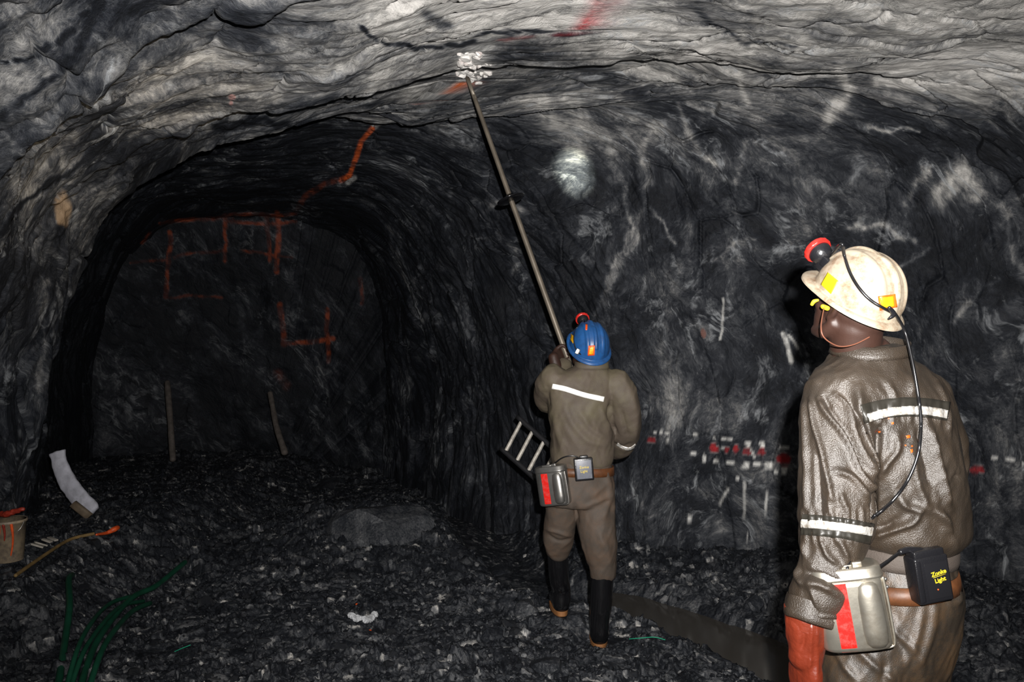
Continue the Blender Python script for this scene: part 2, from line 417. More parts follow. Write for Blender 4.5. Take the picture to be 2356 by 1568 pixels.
def build_grid(S, T):
    P = shell(S, T); n, m = S.shape
    sl = catmull(np.cumsum(np.concatenate([[0], np.hypot(np.diff((ST[:, 0] + ST[:, 2]) / 2), np.diff((ST[:, 1] + ST[:, 3]) / 2))]))[:, None], S.ravel()).reshape(S.shape)
    # arc length across each rib and along both directions, giving even bedding coordinates
    dT = np.linalg.norm(np.diff(P, axis=1), axis=2); LT = np.concatenate([np.zeros((n, 1)), np.cumsum(dT, axis=1)], 1)
    mid = np.argmin(np.abs(T[0] - 0.5)); LT = LT - LT[:, mid:mid + 1]
    dS = np.linalg.norm(np.diff(P, axis=0), axis=2); LS = np.concatenate([np.zeros((1, m)), np.cumsum(dS, axis=0)], 0)
    i0 = np.argmin(np.abs(S[:, 0] - 5)); LS = LS - LS[i0:i0 + 1]
    u, v = LS, LT
    wx = 0.45 * fbm(u * 0.6, v * 0.5, P[..., 2] * 0, 3, 5); wy = 0.5 * fbm(u * 0.6, v * 0.5, P[..., 2] * 0 + 9, 3, 15)
    uu, vv = u + wx + 0.12 * v * sstep(0.5, 0.9, T), v + wy
    N = np.cross(np.gradient(P, axis=0), np.gradient(P, axis=1)); N /= np.linalg.norm(N, axis=2, keepdims=True) + 1e-9
    ctr = np.stack([P[..., 0] * 0 - 0.3, P[..., 1] * 0 + 3.0, P[..., 2] * 0 + 1.4], -1)
    flip = np.sign(np.sum(N * (ctr - P), -1, keepdims=True)); N = N * flip    # towards the inside
    # ledges: rock standing proud on the near side of curved breaks
    wob = 0.35 * fbm(v * 0.9, u * 0.3, u * 0, 4, 31) + 0.05 * noise3(v * 6, u * 2, u * 0, 77)
    D = np.zeros(S.shape)
    def ledge(sk, amp, t0, t1, w=0.05, k=1.0):
        return amp * (1 - sstep(0, w, (S - sk) + wob * k)) * sstep(t0 - 0.05, t0 + 0.03, T) * (1 - sstep(t1 - 0.05, t1 + 0.06, T)) * sstep(sk - 2.2, sk - 0.2, S)
    D += ledge(2.05, 0.16, -0.2, 0.43, 0.06, 0.5)
    D += ledge(3.1, 0.13, -0.2, 0.44, 0.06, 0.7)
    D += ledge(4.15, 0.24, -0.2, 0.47, 0.10, 0.55)
    D += ledge(5.2, 0.14, 0.15, 0.60, 0.08, 1.0)
    D += ledge(3.05, 0.12, 0.42, 0.60, 0.03, 0.5)
    D += ledge(3.6, 0.08, 0.55, 0.80, 0.04, 1.6)
    D += ledge(4.6, 0.07, 0.30, 0.70, 0.04, 2.0)
    # broad swell, bedding ridges and facets
    D += 0.13 * fbm(P[..., 0] * 0.8, P[..., 1] * 0.8, P[..., 2] * 0.8, 3, 41)
    r1 = fbm(uu * 1.9, vv * 0.75, u * 0, 5, 51, 0.55, True); calm = 1 - 0.5 * sstep(0.34, 0.46, T) * (1 - sstep(0.66, 0.74, T)); D += 0.060 * r1 * calm
    h, rn, e = cells(uu * 3.4, vv * 1.3, 61); D += 0.030 * calm * h * sstep(0, 0.08, e) 
    h2, rn2, e2 = cells(uu * 9 + 3, vv * 4.2, 71); D += 0.013 * h2 * sstep(0, 0.15, e2)
    D += 0.012 * fbm(uu * 16, vv * 7, u * 0, 3, 81)
    D -= 0.03 * (1 - sstep(0, 0.05, e)) * sstep(0.2, 0.5, rn)
    P = P + N * D[..., None]
    return P, np.stack([uu, vv, P[..., 2] * 0.15], -1), rn
def nonuni(pairs):
    out = []
    for a, b, n in pairs: out += list(np.linspace(a, b, n, endpoint=False))
    out.append(pairs[-1][1]); return np.array(out)
sv = nonuni([(0, 1.6, 14), (1.6, 2.6, 90), (2.6, 9, 760)]); tv = np.linspace(0, 1, 820)
S, T = np.meshgrid(sv, tv, indexing='ij')
P, FL, RN = build_grid(S, T)
# end face of the heading
ring_last = P[-1]; nf = 150
ctr = np.array([-3.2, 9.9, -0.6])
kk = np.linspace(0, 1, nf)[:, None, None]
Fp = ring_last[None] * (1 - kk) + (ctr + (ring_last[None] - ctr) * 0.02) * kk
Fp[..., 1] += 0.35 * np.sin(kk[..., 0] * math.pi / 2)
fdisp = 0.10 * fbm(Fp[..., 0] * 1.5, Fp[..., 2] * 1.5, Fp[..., 0] * 0, 4, 91) + 0.03 * cells(Fp[..., 0] * 4, Fp[..., 2] * 4, 95)[0]
Fp[..., 1] -= fdisp * sstep(0, 0.1, kk[..., 0])
FLf = np.stack([Fp[..., 2] * 0.9 + Fp[..., 0] * 0.5, Fp[..., 0] * 1.3 + 20, Fp[..., 1] * 0.2], -1)

OR, RD, WH, PK = (0.72, 0.12, 0.02), (0.42, 0.02, 0.025), (0.85, 0.84, 0.8), (0.6, 0.35, 0.33)
strokes = [  # paint on the rock: polyline in the photograph's frame, width, colour, strength
    ([(370, 514), (450, 505), (512, 498), (545, 490), (620, 496), (680, 492)], 5, OR, .8), ([(530, 507), (600, 516), (680, 512)], 5, OR, .8),
    ([(520, 492), (517, 604)], 5, OR, .8), ([(392, 535), (388, 600), (381, 682)], 6, OR, .75), ([(612, 495), (621, 600)], 6, OR, .7),
    ([(638, 488), (640, 560), (637, 622)], 7, OR, .9), ([(400, 590), (450, 582), (520, 578)], 4, OR, .7), ([(560, 574), (610, 586), (670, 590)], 4, OR, .7),
    ([(300, 603), (390, 595)], 4, OR, .4), ([(325, 558), (346, 535)], 5, OR, .5), ([(380, 682), (510, 683)], 4, OR, .4),
    ([(645, 700), (655, 792)], 7, OR, .9), ([(752, 712), (754, 828)], 6, OR, .9), ([(655, 790), (700, 787), (766, 779)], 6, OR, .9), ([(826, 640), (832, 700)], 5, OR, .4),
    ([(640, 860), (660, 885)], 14, OR, .25), ([(680, 490), (700, 450), (745, 424), (785, 415)], 7, OR, .4),
    ([(785, 415), (803, 402)], 8, OR, .95), ([(803, 402), (815, 370), (830, 325), (856, 296)], 6, OR, .8), ([(960, 243), (1010, 233), (1040, 215)], 5, (.4, .1, .04), .6),
    ([(1033, 220), (1060, 198)], 12, (.85, .16, .02), 1), ([(1392, 0), (1372, 32), (1340, 68)], 15, (.5, .02, .03), 1.0), ([(1260, 80), (1325, 76)], 6, RD, .4), ([(1150, 92), (1235, 86)], 5, RD, .35),
    ([(856, 296), (880, 275), (905, 262)], 6, WH, .35), ([(800, 420), (812, 410)], 8, WH, .6), ([(1085, 120), (1130, 105)], 12, WH, .45),
    ([(1805, 765), (1812, 800), (1822, 832)], 6, WH, .95), ([(1665, 690), (1662, 740), (1658, 778)], 3, WH, .7), ([(1815, 770), (1838, 800)], 4, WH, .8),
    ([(1712, 1108), (1711, 1190)], 4, WH, .7), ([(1765, 1128), (1763, 1186)], 3, WH, .7), ([(1675, 1120), (1655, 1160)], 4, WH, .6), ([(1720, 1020), (1735, 1048)], 4, WH, .8)]
blobs = [(1083, 150, 42, 34, (.75, .73, .70), .9), (1055, 168, 9, 10, WH, 1), (1110, 166, 10, 9, WH, 1), (1100, 192, 10, 8, WH, 1), (1085, 150, 14, 14, PK, .7), (1335, 45, 14, 12, WH, .7), (1372, 52, 18, 9, WH, .7),
    (1500, 1012, 14, 8, RD, .6), (1642, 1029, 11, 10, RD, .95), (1669, 1031, 8, 8, RD, .9), (1692, 1031, 8, 9, RD, .9), (1720, 1038, 13, 9, RD, .5), (1752, 1040, 10, 9, RD, .6), (1802, 1055, 18, 14, RD, 1), (2246, 1080, 20, 9, RD, .8),
    (2208, 1092, 9, 5, RD, .5), (1620, 765, 6, 12, (.3, .12, .08), .5), (535, 225, 9, 8, PK, .8), (533, 240, 6, 6, PK, .7),
    (1508, 993, 4, 5, WH, .8), (1523, 992, 4, 5, WH, .8), (1537, 995, 5, 5, WH, .9), (1600, 1001, 5, 5, WH, .9), (1644, 1005, 5, 4, WH, .9), (1665, 1006, 6, 4, WH, .9), (1680, 1008, 6, 5, WH, .9), (1664, 1027, 5, 5, WH, .8), (1720, 1019, 9, 7, WH, 1), (1753, 1020, 8, 7, WH, 1),
    (1805, 1027, 11, 6, WH, 1), (1593, 1047, 7, 4, WH, .9), (1620, 1052, 5, 8, WH, .9), (1648, 1058, 6, 8, WH, .9), (1682, 1062, 13, 5, WH, .9), (1716, 1072, 11, 9, WH, 1), (1741, 1069, 10, 7, WH, 1), (1768, 1072, 13, 7, WH, 1), (1801, 1080, 8, 9, WH, 1), (1783, 1086, 5, 9, WH, .9),
    (1696, 1100, 4, 8, WH, .9), (1586, 1192, 6, 11, WH, .95), (1538, 1013, 4, 7, WH, .7), (2210, 1104, 16, 9, WH, 1), (2288, 1055, 7, 6, WH, .9), (2328, 1056, 13, 5, WH, .9), (2354, 1063, 8, 4, WH, .9), (145, 480, 20, 42, (.34, .24, .15), .75), (1720, 1230, 3, 6, WH, .6)]  # tan blob paints the near headlamp's warm pool into the rock colour
# pale veins and patches raising the rock's tone, headlamp glow painted in among them
veins_and_glow = [([(2000, 290), (2045, 297), (2110, 303)], 5, .5), ([(2010, 188), (2060, 200), (2130, 209)], 8, .4), ([(1935, 165), (1950, 215), (1930, 250), (1900, 290)], 16, .35), ([(2090, 470), (2110, 430), (2135, 395)], 16, .4),
    ([(2150, 470), (2190, 420), (2225, 390), (2240, 440)], 22, .4), ([(1478, 330), (1490, 420), (1470, 520), (1425, 620), (1365, 720)], 12, .3), ([(1440, 430), (1452, 520), (1415, 610)], 8, .3), ([(1950, 530), (2010, 515), (2060, 540), (2110, 548)], 9, .4),
    ([(2030, 640), (2080, 600), (2140, 570)], 7, .3), ([(1560, 250), (1600, 330), (1640, 380)], 7, .3), ([(1700, 175), (1720, 240)], 9, .3), ([(1500, 480), (1540, 540), (1560, 560)], 6, .4), ([(1650, 600), (1690, 560), (1740, 550)], 5, .3),
    ([(900, 520), (930, 620), (960, 740)], 20, .22), ([(1180, 560), (1200, 640)], 18, .2), ([(1240, 230), (1290, 300), (1330, 350)], 28, .22), ([(1300, 230), (1380, 300), (1430, 400)], 16, .18), ([(1320, 400), (1330, 430)], 45, .15),  # last patch: the headlamp's lit pool painted into the rock tone
    ([(1520, 800), (1560, 900), (1540, 980)], 34, .2), ([(2300, 480), (2330, 560), (2356, 640)], 12, .25), ([(2130, 720), (2100, 800), (2060, 900)], 8, .2), ([(2190, 740), (2250, 660), (2300, 640)], 7, .25), ([(1580, 240), (1640, 260)], 6, .25),
    ([(1250, 80), (1400, 120), (1560, 150), (1600, 130)], 26, .2), ([(1130, 470), (1210, 480)], 10, .25), ([(880, 200), (980, 215), (1070, 190)], 30, .15), ([(105, 640), (100, 800), (95, 940)], 8, .25), ([(930, 980), (960, 1010)], 12, .2),
    ([(40, 40), (60, 150), (130, 60)], 75, .30), ([(60, 420), (130, 350)], 60, .26), ([(0, 200), (60, 230)], 50, .2), ([(330, 200), (500, 150), (620, 200)], 45, .14), ([(300, 310), (480, 250)], 30, .16), ([(2150, 60), (2250, 200)], 80, .12), ([(1690, 420), (1720, 330)], 14, .22), ([(1840, 90), (1700, 110), (1600, 90)], 30, .2)]
darks = [([(830, 60), (880, 100), (960, 106), (1050, 100), (1110, 78), (1180, 72), (1330, 78)], 4, .9), ([(1170, 130), (1300, 140), (1420, 190), (1560, 260), (1640, 300)], 30, .28), ([(230, 0), (150, 90), (60, 140), (0, 150)], 4, .8),
    ([(230, 10), (170, 130), (90, 200), (0, 270)], 7, .8), ([(0, 540), (70, 455), (150, 395), (250, 330)], 6, .7), ([(300, 20), (420, 40), (560, 40), (760, 60)], 30, .22), ([(560, 60), (600, 130), (640, 160)], 25, .2),
    ([(2000, 300), (2100, 360), (2230, 330), (2356, 350)], 40, .15), ([(1100, 200), (1180, 260), (1180, 340)], 30, .1), ([(1600, 20), (1640, 60), (1700, 95), (1830, 110)], 4, .5), ([(980, 30), (1000, 50), (1030, 60)], 12, .5), ([(500, 290), (600, 275), (760, 300)], 10, .5)]
def colour_attrs(me, Pv, S_, T_, kind):
    px, py = proj(Pv)
    n1 = fbm(Pv[:, 0] * 1.1, Pv[:, 1] * 1.1, Pv[:, 2] * 1.1, 4, 101)
    if kind == 'face': tone = 0.07 + 0.10 * n1  # end face kept dark: loss of flash light put into its tone
    else:
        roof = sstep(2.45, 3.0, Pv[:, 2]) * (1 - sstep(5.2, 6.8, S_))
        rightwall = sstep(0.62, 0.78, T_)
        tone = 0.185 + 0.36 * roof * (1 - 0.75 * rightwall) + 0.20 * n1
        tone += 0.26 * (1 - sstep(0.2, 0.32, T_)) * (1 - sstep(3.9, 4.5, S_)) * sstep(1.7, 2.6, Pv[:, 2]) - 0.16 * sstep(4.15, 4.5, S_) * (1 - sstep(0.25, 0.40, T_))  # left wall past the arch: shade of the recess painted into the tone
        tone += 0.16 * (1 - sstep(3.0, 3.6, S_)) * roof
        tone -= 0.10 * sstep(5.5, 7.5, S_) - 0.05 * rightwall * sstep(1300, 1700, px)  # far end darker: flash falloff painted into the tone
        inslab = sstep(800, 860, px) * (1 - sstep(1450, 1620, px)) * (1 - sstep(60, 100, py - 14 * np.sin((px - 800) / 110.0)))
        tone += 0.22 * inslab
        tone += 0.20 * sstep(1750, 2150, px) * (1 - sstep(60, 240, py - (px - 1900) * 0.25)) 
    # mark wobble so that nothing has a ruled edge
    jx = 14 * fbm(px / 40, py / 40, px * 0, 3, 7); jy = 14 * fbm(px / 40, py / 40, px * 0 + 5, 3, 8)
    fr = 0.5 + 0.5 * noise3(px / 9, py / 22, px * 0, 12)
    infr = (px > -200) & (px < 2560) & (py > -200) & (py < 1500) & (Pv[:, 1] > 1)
    for lst, sg in ((veins_and_glow, 1), (darks, -1)):
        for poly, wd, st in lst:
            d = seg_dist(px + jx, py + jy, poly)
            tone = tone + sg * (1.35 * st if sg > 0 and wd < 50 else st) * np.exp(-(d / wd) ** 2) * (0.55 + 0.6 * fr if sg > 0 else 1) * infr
    col = np.zeros((len(Pv), 4)); col[:, :3] = 0.5
    jx *= 0.35; jy *= 0.35
    for poly, wd, c, st in strokes:
        d = seg_dist(px + jx, py + jy, poly); far_ = 0.42 if (c is OR and poly[0][0] < 900 and poly[0][1] > 440) else 1.0
        brk = (0.25 if far_ < 1 else 0.6) + (0.75 if far_ < 1 else 0.4) * sstep(-0.35, 0.25, noise3(px / 14, py / 14, px * 0, 44))
        a = min(st, 1.0) * far_ * (np.maximum(brk, .9) if st >= 1 else brk) * (1 - sstep(wd * 0.35, wd * 1.25, d)) * infr
        k = a > col[:, 3]; col[k, :3] = c; col[k, 3] = a[k]
    for x, y, rx, ry, c, st in blobs:
        d = np.hypot((px + jx - x) / rx, (py + jy - y) / ry) + 0.35 * (fr - 0.5); a = st * (1 - sstep(0.7, 1.15, d)) * infr
        k = a > col[:, 3] * 0.8; col[k, :3] = c; col[k, 3] = np.maximum(a, col[:, 3])[k]
    set_attr(me, 'tone', 'FLOAT', tone); set_attr(me, 'paint', 'FLOAT_COLOR', col)
def grid_faces(n, m):
    a = (np.arange(n - 1)[:, None] * m + np.arange(m - 1)[None]).ravel()
    return np.stack([a, a + 1, a + m + 1, a + m], 1)
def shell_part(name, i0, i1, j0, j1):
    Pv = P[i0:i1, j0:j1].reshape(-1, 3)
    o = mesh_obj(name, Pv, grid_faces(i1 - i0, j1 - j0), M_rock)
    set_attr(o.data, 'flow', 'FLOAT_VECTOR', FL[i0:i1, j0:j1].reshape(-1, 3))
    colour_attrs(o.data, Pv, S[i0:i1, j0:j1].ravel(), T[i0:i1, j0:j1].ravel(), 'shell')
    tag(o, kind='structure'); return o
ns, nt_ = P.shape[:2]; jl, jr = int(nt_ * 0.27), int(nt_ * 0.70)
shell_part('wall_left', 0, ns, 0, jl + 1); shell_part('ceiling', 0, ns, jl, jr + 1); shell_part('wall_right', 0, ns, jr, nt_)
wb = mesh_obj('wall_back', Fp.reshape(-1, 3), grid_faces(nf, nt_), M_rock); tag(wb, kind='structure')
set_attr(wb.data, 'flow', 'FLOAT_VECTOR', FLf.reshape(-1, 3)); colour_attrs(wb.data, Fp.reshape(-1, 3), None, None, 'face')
# drift behind the photographer, closed off so that the place is a place
rr = P[0]; cc = np.array([0.4, -3.0, 1.2]); kk2 = np.linspace(0, 1, 12)[:, None, None]
Bp = rr[None] * (1 - kk2) + (cc + (rr[None] - cc) * 0.02) * kk2
wf = mesh_obj('wall_front', Bp.reshape(-1, 3), grid_faces(12, nt_), M_rock); tag(wf, kind='structure')
set_attr(wf.data, 'flow', 'FLOAT_VECTOR', Bp.reshape(-1, 3)); set_attr(wf.data, 'tone', 'FLOAT', np.full(12 * nt_, 0.2))
# a light copy of the shell for ray tests
ps = P[::4, ::4]; SHELL = bvh_of(ps.reshape(-1, 3), grid_faces(ps.shape[0], ps.shape[1]))

# ------------------------------------------------------------------ the floor
DITCH = np.array([(1.75, 3.2), (1.46, 3.84), (1.12, 4.38), (0.72, 4.85), (0.2, 5.2), (-0.12, 6.0), (-0.5, 7.2)])
WATER = -0.045
def floor_base(x, y):
    z = 0.02 + 0.27 * np.exp(-(((x + 1.15) / 0.9) ** 2 + ((y - 6.15) / 0.8) ** 2))
    z = z + 0.30 * sstep(-2.0, -2.75, x) * sstep(3.0, 4.3, y) * (1 - 0.5 * sstep(6.5, 8.5, y))
    d = seg_dist(x, y, [tuple(q) for q in DITCH]); wdt = 0.20 + 0.03 * noise3(x * 3, y * 3, x * 0, 5)
    side = (x - np.interp(y, DITCH[:, 1], DITCH[:, 0]))          # right of the ditch = bench under the wall
    bench = sstep(0.22, 0.9, d) * sstep(0.0, 0.3, side) * sstep(3.3, 4.2, y)
    z = z + 0.15 * bench * (1 - 0.4 * sstep(6.0, 7.0, y))
    z = z - 0.13 * (1 - sstep(wdt * 0.7, wdt * 1.7, d)) * (1 - 0.5 * sstep(6.2, 7.0, y))
    return z
FEET = ((0.268, 4.42, 0.068, .13), (0.455, 4.20, -0.006, .14))
def floor_z(x, y, detail=True):
    z = floor_base(x, y)
    d = seg_dist(x, y, [tuple(q) for q in DITCH]); calm = sstep(0.12, 0.4, d)
    z = z + (0.045 * fbm(x * 1.6, y * 1.6, x * 0, 3, 3)) * calm
    if not detail: return z, None
    wx = x + 0.05 * noise3(x * 7, y * 7, x * 0, 21); wy = y + 0.05 * noise3(x * 7, y * 7, x * 0, 22)
    h1, r1, e1 = cells(wx * 4.2, wy * 5.5, 1); h2, r2, e2 = cells(wx * 11, wy * 13, 2); h3, r3, e3 = cells(wx * 26, wy * 30, 3); h4, r4, e4 = cells(wx * 60, wy * 66, 4)
    big = sstep(0.45, 0.6, r1) * sstep(-0.2, 0.2, noise3(x * 1.3, y * 1.3, x * 0, 9))
    z = z + calm * (0.055 * h1 * sstep(0, 0.1, e1) * big + 0.030 * h2 * sstep(0, 0.12, e2) + 0.016 * h3 * sstep(0, 0.15, e3) + 0.007 * h4)
    for ax, ay, az, ar in FEET:      # trodden flat under the boots
        g = np.exp(-(np.hypot(x - ax, y - ay) / ar) ** 4); z = z * (1 - g) + (az + .3 * (z - az) * .2) * g
    tone = 0.31 + 0.18 * (r1 - 0.5) * big + 0.26 * (r2 - 0.5) + 0.34 * (r3 - 0.5) * (1 - 0.3 * big) + 0.30 * (r4 - 0.5) * (1 - 0.5 * big)
    tone = tone + 0.30 * (r3 > 0.95) + 0.28 * (r4 > 0.96) * (1 - big) - 0.25 * (1 - sstep(0, 0.10, e2)) - 0.2 * (1 - sstep(0, 0.12, e3))
    return z, tone
rows = nonuni([(0.6, 5.6, 16), (5.6, 8.2, 420), (8.2, 13.3, 330)]); cols = nonuni([(-1.1, -0.52, 20), (-0.52, 0.46, 1150), (0.46, 1.1, 20)])
RR, CC = np.meshgrid(rows, cols, indexing='ij'); fx, fy = RR * CC, RR - 3.0
fz, ftone = floor_z(fx, fy)
FV = np.stack([fx, fy, fz], -1)
fo = mesh_obj('floor', FV.reshape(-1, 3), grid_faces(len(rows), len(cols))[:, ::-1], M_floor); tag(fo, kind='structure')
set_attr(fo.data, 'tone', 'FLOAT', ftone.ravel())
fs = FV[::3, ::3]; FLOOR = bvh_of(fs.reshape(-1, 3), grid_faces(fs.shape[0], fs.shape[1]))
def on_floor(px, py):
    h, n = shoot(FLOOR, px, py)
    return h if h is not None else Wp(px, py, 6.0)
# ------------------------------------------------------------------ building blocks for the miners
M_skin = simple('dark_skin', (0.036, 0.016, 0.011), 0.52, spec=0.5, var=0.12, scale=20, bump=0.15, bscale=200)
M_eye = simple('eye_white', (0.7, 0.66, 0.6), 0.2); M_iris = simple('eye_dark', (0.02, 0.01, 0.006), 0.1)
M_hair = simple('black_hair', (0.006, 0.005, 0.005), 0.8, bump=0.8, bscale=400)
M_wet = simple('wet_brown_cloth', (0.038, 0.029, 0.0215), 0.37, spec=0.85, var=0.22, scale=9, bump=0.9, bscale=380, dirt=(0.05, 0.03, 0.015), dirt_amt=0.5)
M_wettr = simple('wet_brown_trouser_cloth', (0.040, 0.031, 0.023), 0.42, spec=0.7, var=0.3, scale=7, bump=0.5, bscale=420, dirt=(0.14, 0.075, 0.03), dirt_amt=0.6, dscale=7)
M_rib = simple('ribbed_waist_cloth', (0.075, 0.06, 0.05), 0.7, bump=0.6, bscale=300)
M_dry = simple('dull_brown_cloth', (0.088, 0.069, 0.053), 0.62, spec=0.3, var=0.18, scale=7, bump=0.5, bscale=300, dirt=(0.13, 0.115, 0.065), dirt_amt=0.7, dscale=4)
M_drytr = simple('dull_brown_trouser_cloth', (0.074, 0.058, 0.046), 0.66, spec=0.3, var=0.2, scale=7, bump=0.5, bscale=300, dirt=(0.15, 0.07, 0.03), dirt_amt=0.35, dscale=7)
M_white = simple('scuffed_white_shell', (0.34, 0.29, 0.22), 0.38, spec=0.5, var=0.14, scale=14, dirt=(0.13, 0.065, 0.025), dirt_amt=1.0, dscale=26, bump=0.15)
M_blue = simple('blue_shell', (0.015, 0.085, 0.26), 0.40, spec=0.5, var=0.2, scale=14, dirt=(0.02, 0.03, 0.06), dirt_amt=0.7, dscale=16, bump=0.1)
M_silver = simple('reflective_tape', (0.85, 0.80, 0.70), 0.34, metal=0.5, var=0.40, scale=130, bump=1.0, bscale=110, dirt=(0.30, 0.22, 0.14), dirt_amt=0.9, dscale=75)
M_tape = simple('white_reflective_tape', (0.96, 0.95, 0.92), 0.5, metal=0.2, bump=0.05)
M_cuffgrey = simple('grey_backing_tape', (0.022, 0.020, 0.016), 0.4, spec=0.5, bump=0.3)
M_yel = simple('yellow_sticker', (0.85, 0.62, 0.01), 0.35, var=0.12, scale=160)
M_org = simple('orange_sticker', (0.85, 0.10, 0.01), 0.35, var=0.1, scale=90)
M_orgy = simple('amber_sticker', (0.9, 0.42, 0.01), 0.35, var=0.3, scale=110)
M_black = simple('black_plastic', (0.010, 0.010, 0.012), 0.28, spec=0.6, bump=0.3, bscale=260)
M_grey = simple('grey_plastic', (0.16, 0.17, 0.20), 0.4, var=0.35, scale=30, dirt=(0.03, 0.03, 0.035), dirt_amt=0.7, dscale=30)
M_cable = simple('black_cable', (0.008, 0.008, 0.009), 0.25, spec=0.7)
M_red = simple('red_paint', (0.60, 0.012, 0.008), 0.35, dirt=(0.3, 0.22, 0.2), dirt_amt=0.35, dscale=60)
M_redp = simple('red_plastic', (0.5, 0.02, 0.015), 0.3, var=0.3, scale=60)
M_steel = simple('scuffed_steel', (0.50, 0.47, 0.40), 0.36, metal=0.85, var=0.18, scale=14, dirt=(0.24, 0.17, 0.10), dirt_amt=0.6, dscale=12, bump=0.12, bscale=90)
M_steelb = simple('brushed_steel', (0.42, 0.41, 0.39), 0.30, metal=0.9, var=0.15, scale=14, dirt=(0.1, 0.08, 0.06), dirt_amt=0.4)
M_leather = simple('tan_leather', (0.11, 0.040, 0.014), 0.5, spec=0.5, var=0.3, scale=40, dirt=(0.06, 0.03, 0.015), dirt_amt=0.7, dscale=30, bump=0.3)
M_rubber = simple('black_rubber', (0.006, 0.006, 0.007), 0.17, spec=0.8)
M_sole = simple('tan_rubber_sole', (0.30, 0.13, 0.045), 0.55, var=0.2, scale=30)
M_glove = simple('red_rubber_glove', (0.16, 0.024, 0.010), 0.36, spec=0.6, var=0.15, scale=25, bump=0.5, bscale=160)
M_glovein = simple('glove_lining', (0.35, 0.22, 0.17), 0.8)
M_earplug = simple('yellow_foam', (0.75, 0.55, 0.02), 0.6)
M_cord = simple('brown_cord', (0.16, 0.06, 0.035), 0.5)
M_lens = simple('lamp_glass', (0.5, 0.55, 0.5), 0.05, spec=0.8)
M_bar = simple('dull_steel_tube', (0.16, 0.135, 0.105), 0.45, metal=0.35, var=0.25, scale=10)
M_stitch = simple('yellow_print', (0.75, 0.55, 0.02), 0.5)

def frame(yaw, pitch, roll=0.0):
    """columns forward, left, up for a head turned left by yaw and tipped back by pitch"""
    F = np.array([-math.sin(yaw) * math.cos(pitch), math.cos(yaw) * math.cos(pitch), math.sin(pitch)])
    U = np.array([math.sin(yaw) * math.sin(pitch), -math.cos(yaw) * math.sin(pitch), math.cos(pitch)])
    Lf = np.cross(U, F); c, s = math.cos(roll), math.sin(roll)
    return np.stack([F, Lf * c + U * s, U * c - Lf * s], 1)
def hard_hat(o, M, mat, parent, k0=1.0):
    n, m = 144, 60; V = []; a, b, h = 0.140, 0.115, 0.145
    for i in range(m + 1):
        t = i / m
        for j in range(n):
            ang = 2 * math.pi * j / n; ca, sa = math.cos(ang), math.sin(ang)
            if t <= 0.8:
                ph = t / 0.8 * math.pi / 2; r = math.sin(ph) ** 0.92; z = math.cos(ph) ** 0.95 * h
                x, y = a * r * ca, b * r * sa
                yy = y / b
                rid = sum(math.exp(-((yy - c) / 0.085) ** 4) * g for c, g in ((0, 1.0), (0.40, 0.7), (-0.40, 0.7)))
                k = rid * 0.0085 * math.sin(min(1, ph / 1.45) * math.pi) ** 0.5 * (1 if abs(x) < 0.125 else 0.5)
                dv = np.array([x / a ** 2, y / b ** 2, z / h ** 2]); dv /= np.linalg.norm(dv) + 1e-9
                p = np.array([x, y, z]) + dv * k
                p[2] += 0.0
            else:
                q = (t - 0.8) / 0.2
                front = max(0, ca) ** 2.2; back = max(0, -ca) ** 2
                ext = 0.012 + 0.040 * front + 0.010 * back
                ext *= min(1, q * 1.25) ** 0.7
                nx, ny = ca / a, sa / b; ln = math.hypot(nx, ny)
                x = a * ca + nx / ln * ext; y = b * sa + ny / ln * ext
                z = -0.004 * q - 0.014 * (1 - ca * ca) * q * 0.6 - 0.016 * front * q * q - 0.012 * back * q + (0.003 * math.sin(q * math.pi))
                p = np.array([x, y, z])
            V.append(p)
    V = np.array(V); F = []
    for i in range(m):
        for j in range(n):
            k = (j + 1) % n; F.append((i * n + j, i * n + k, (i + 1) * n + k, (i + 1) * n + j))
    F = [tuple(reversed(f)) for f in F]
    N = vnormals(V, F); 
    s = np.sign(np.sum(N * (V - np.array([0, 0, 0.0])), 1).mean()); N *= s
    if s < 0: F = [tuple(reversed(f)) for f in F]
    V2 = V - N * 0.0035; k = len(V)
    FF = F + [tuple(i + k for i in reversed(f)) for f in F]
    for j in range(n):
        q = (j + 1) % n; e = m * n; FF.append((e + j, e + q, e + q + k, e + j + k))
    V, V2 = V * k0, V2 * k0
    VV = np.vstack([V, V2]) @ M.T + o
    ob = mesh_obj('hard_hat', VV, FF, mat, parent)
    return ob, bvh_of(V @ M.T + o, F)
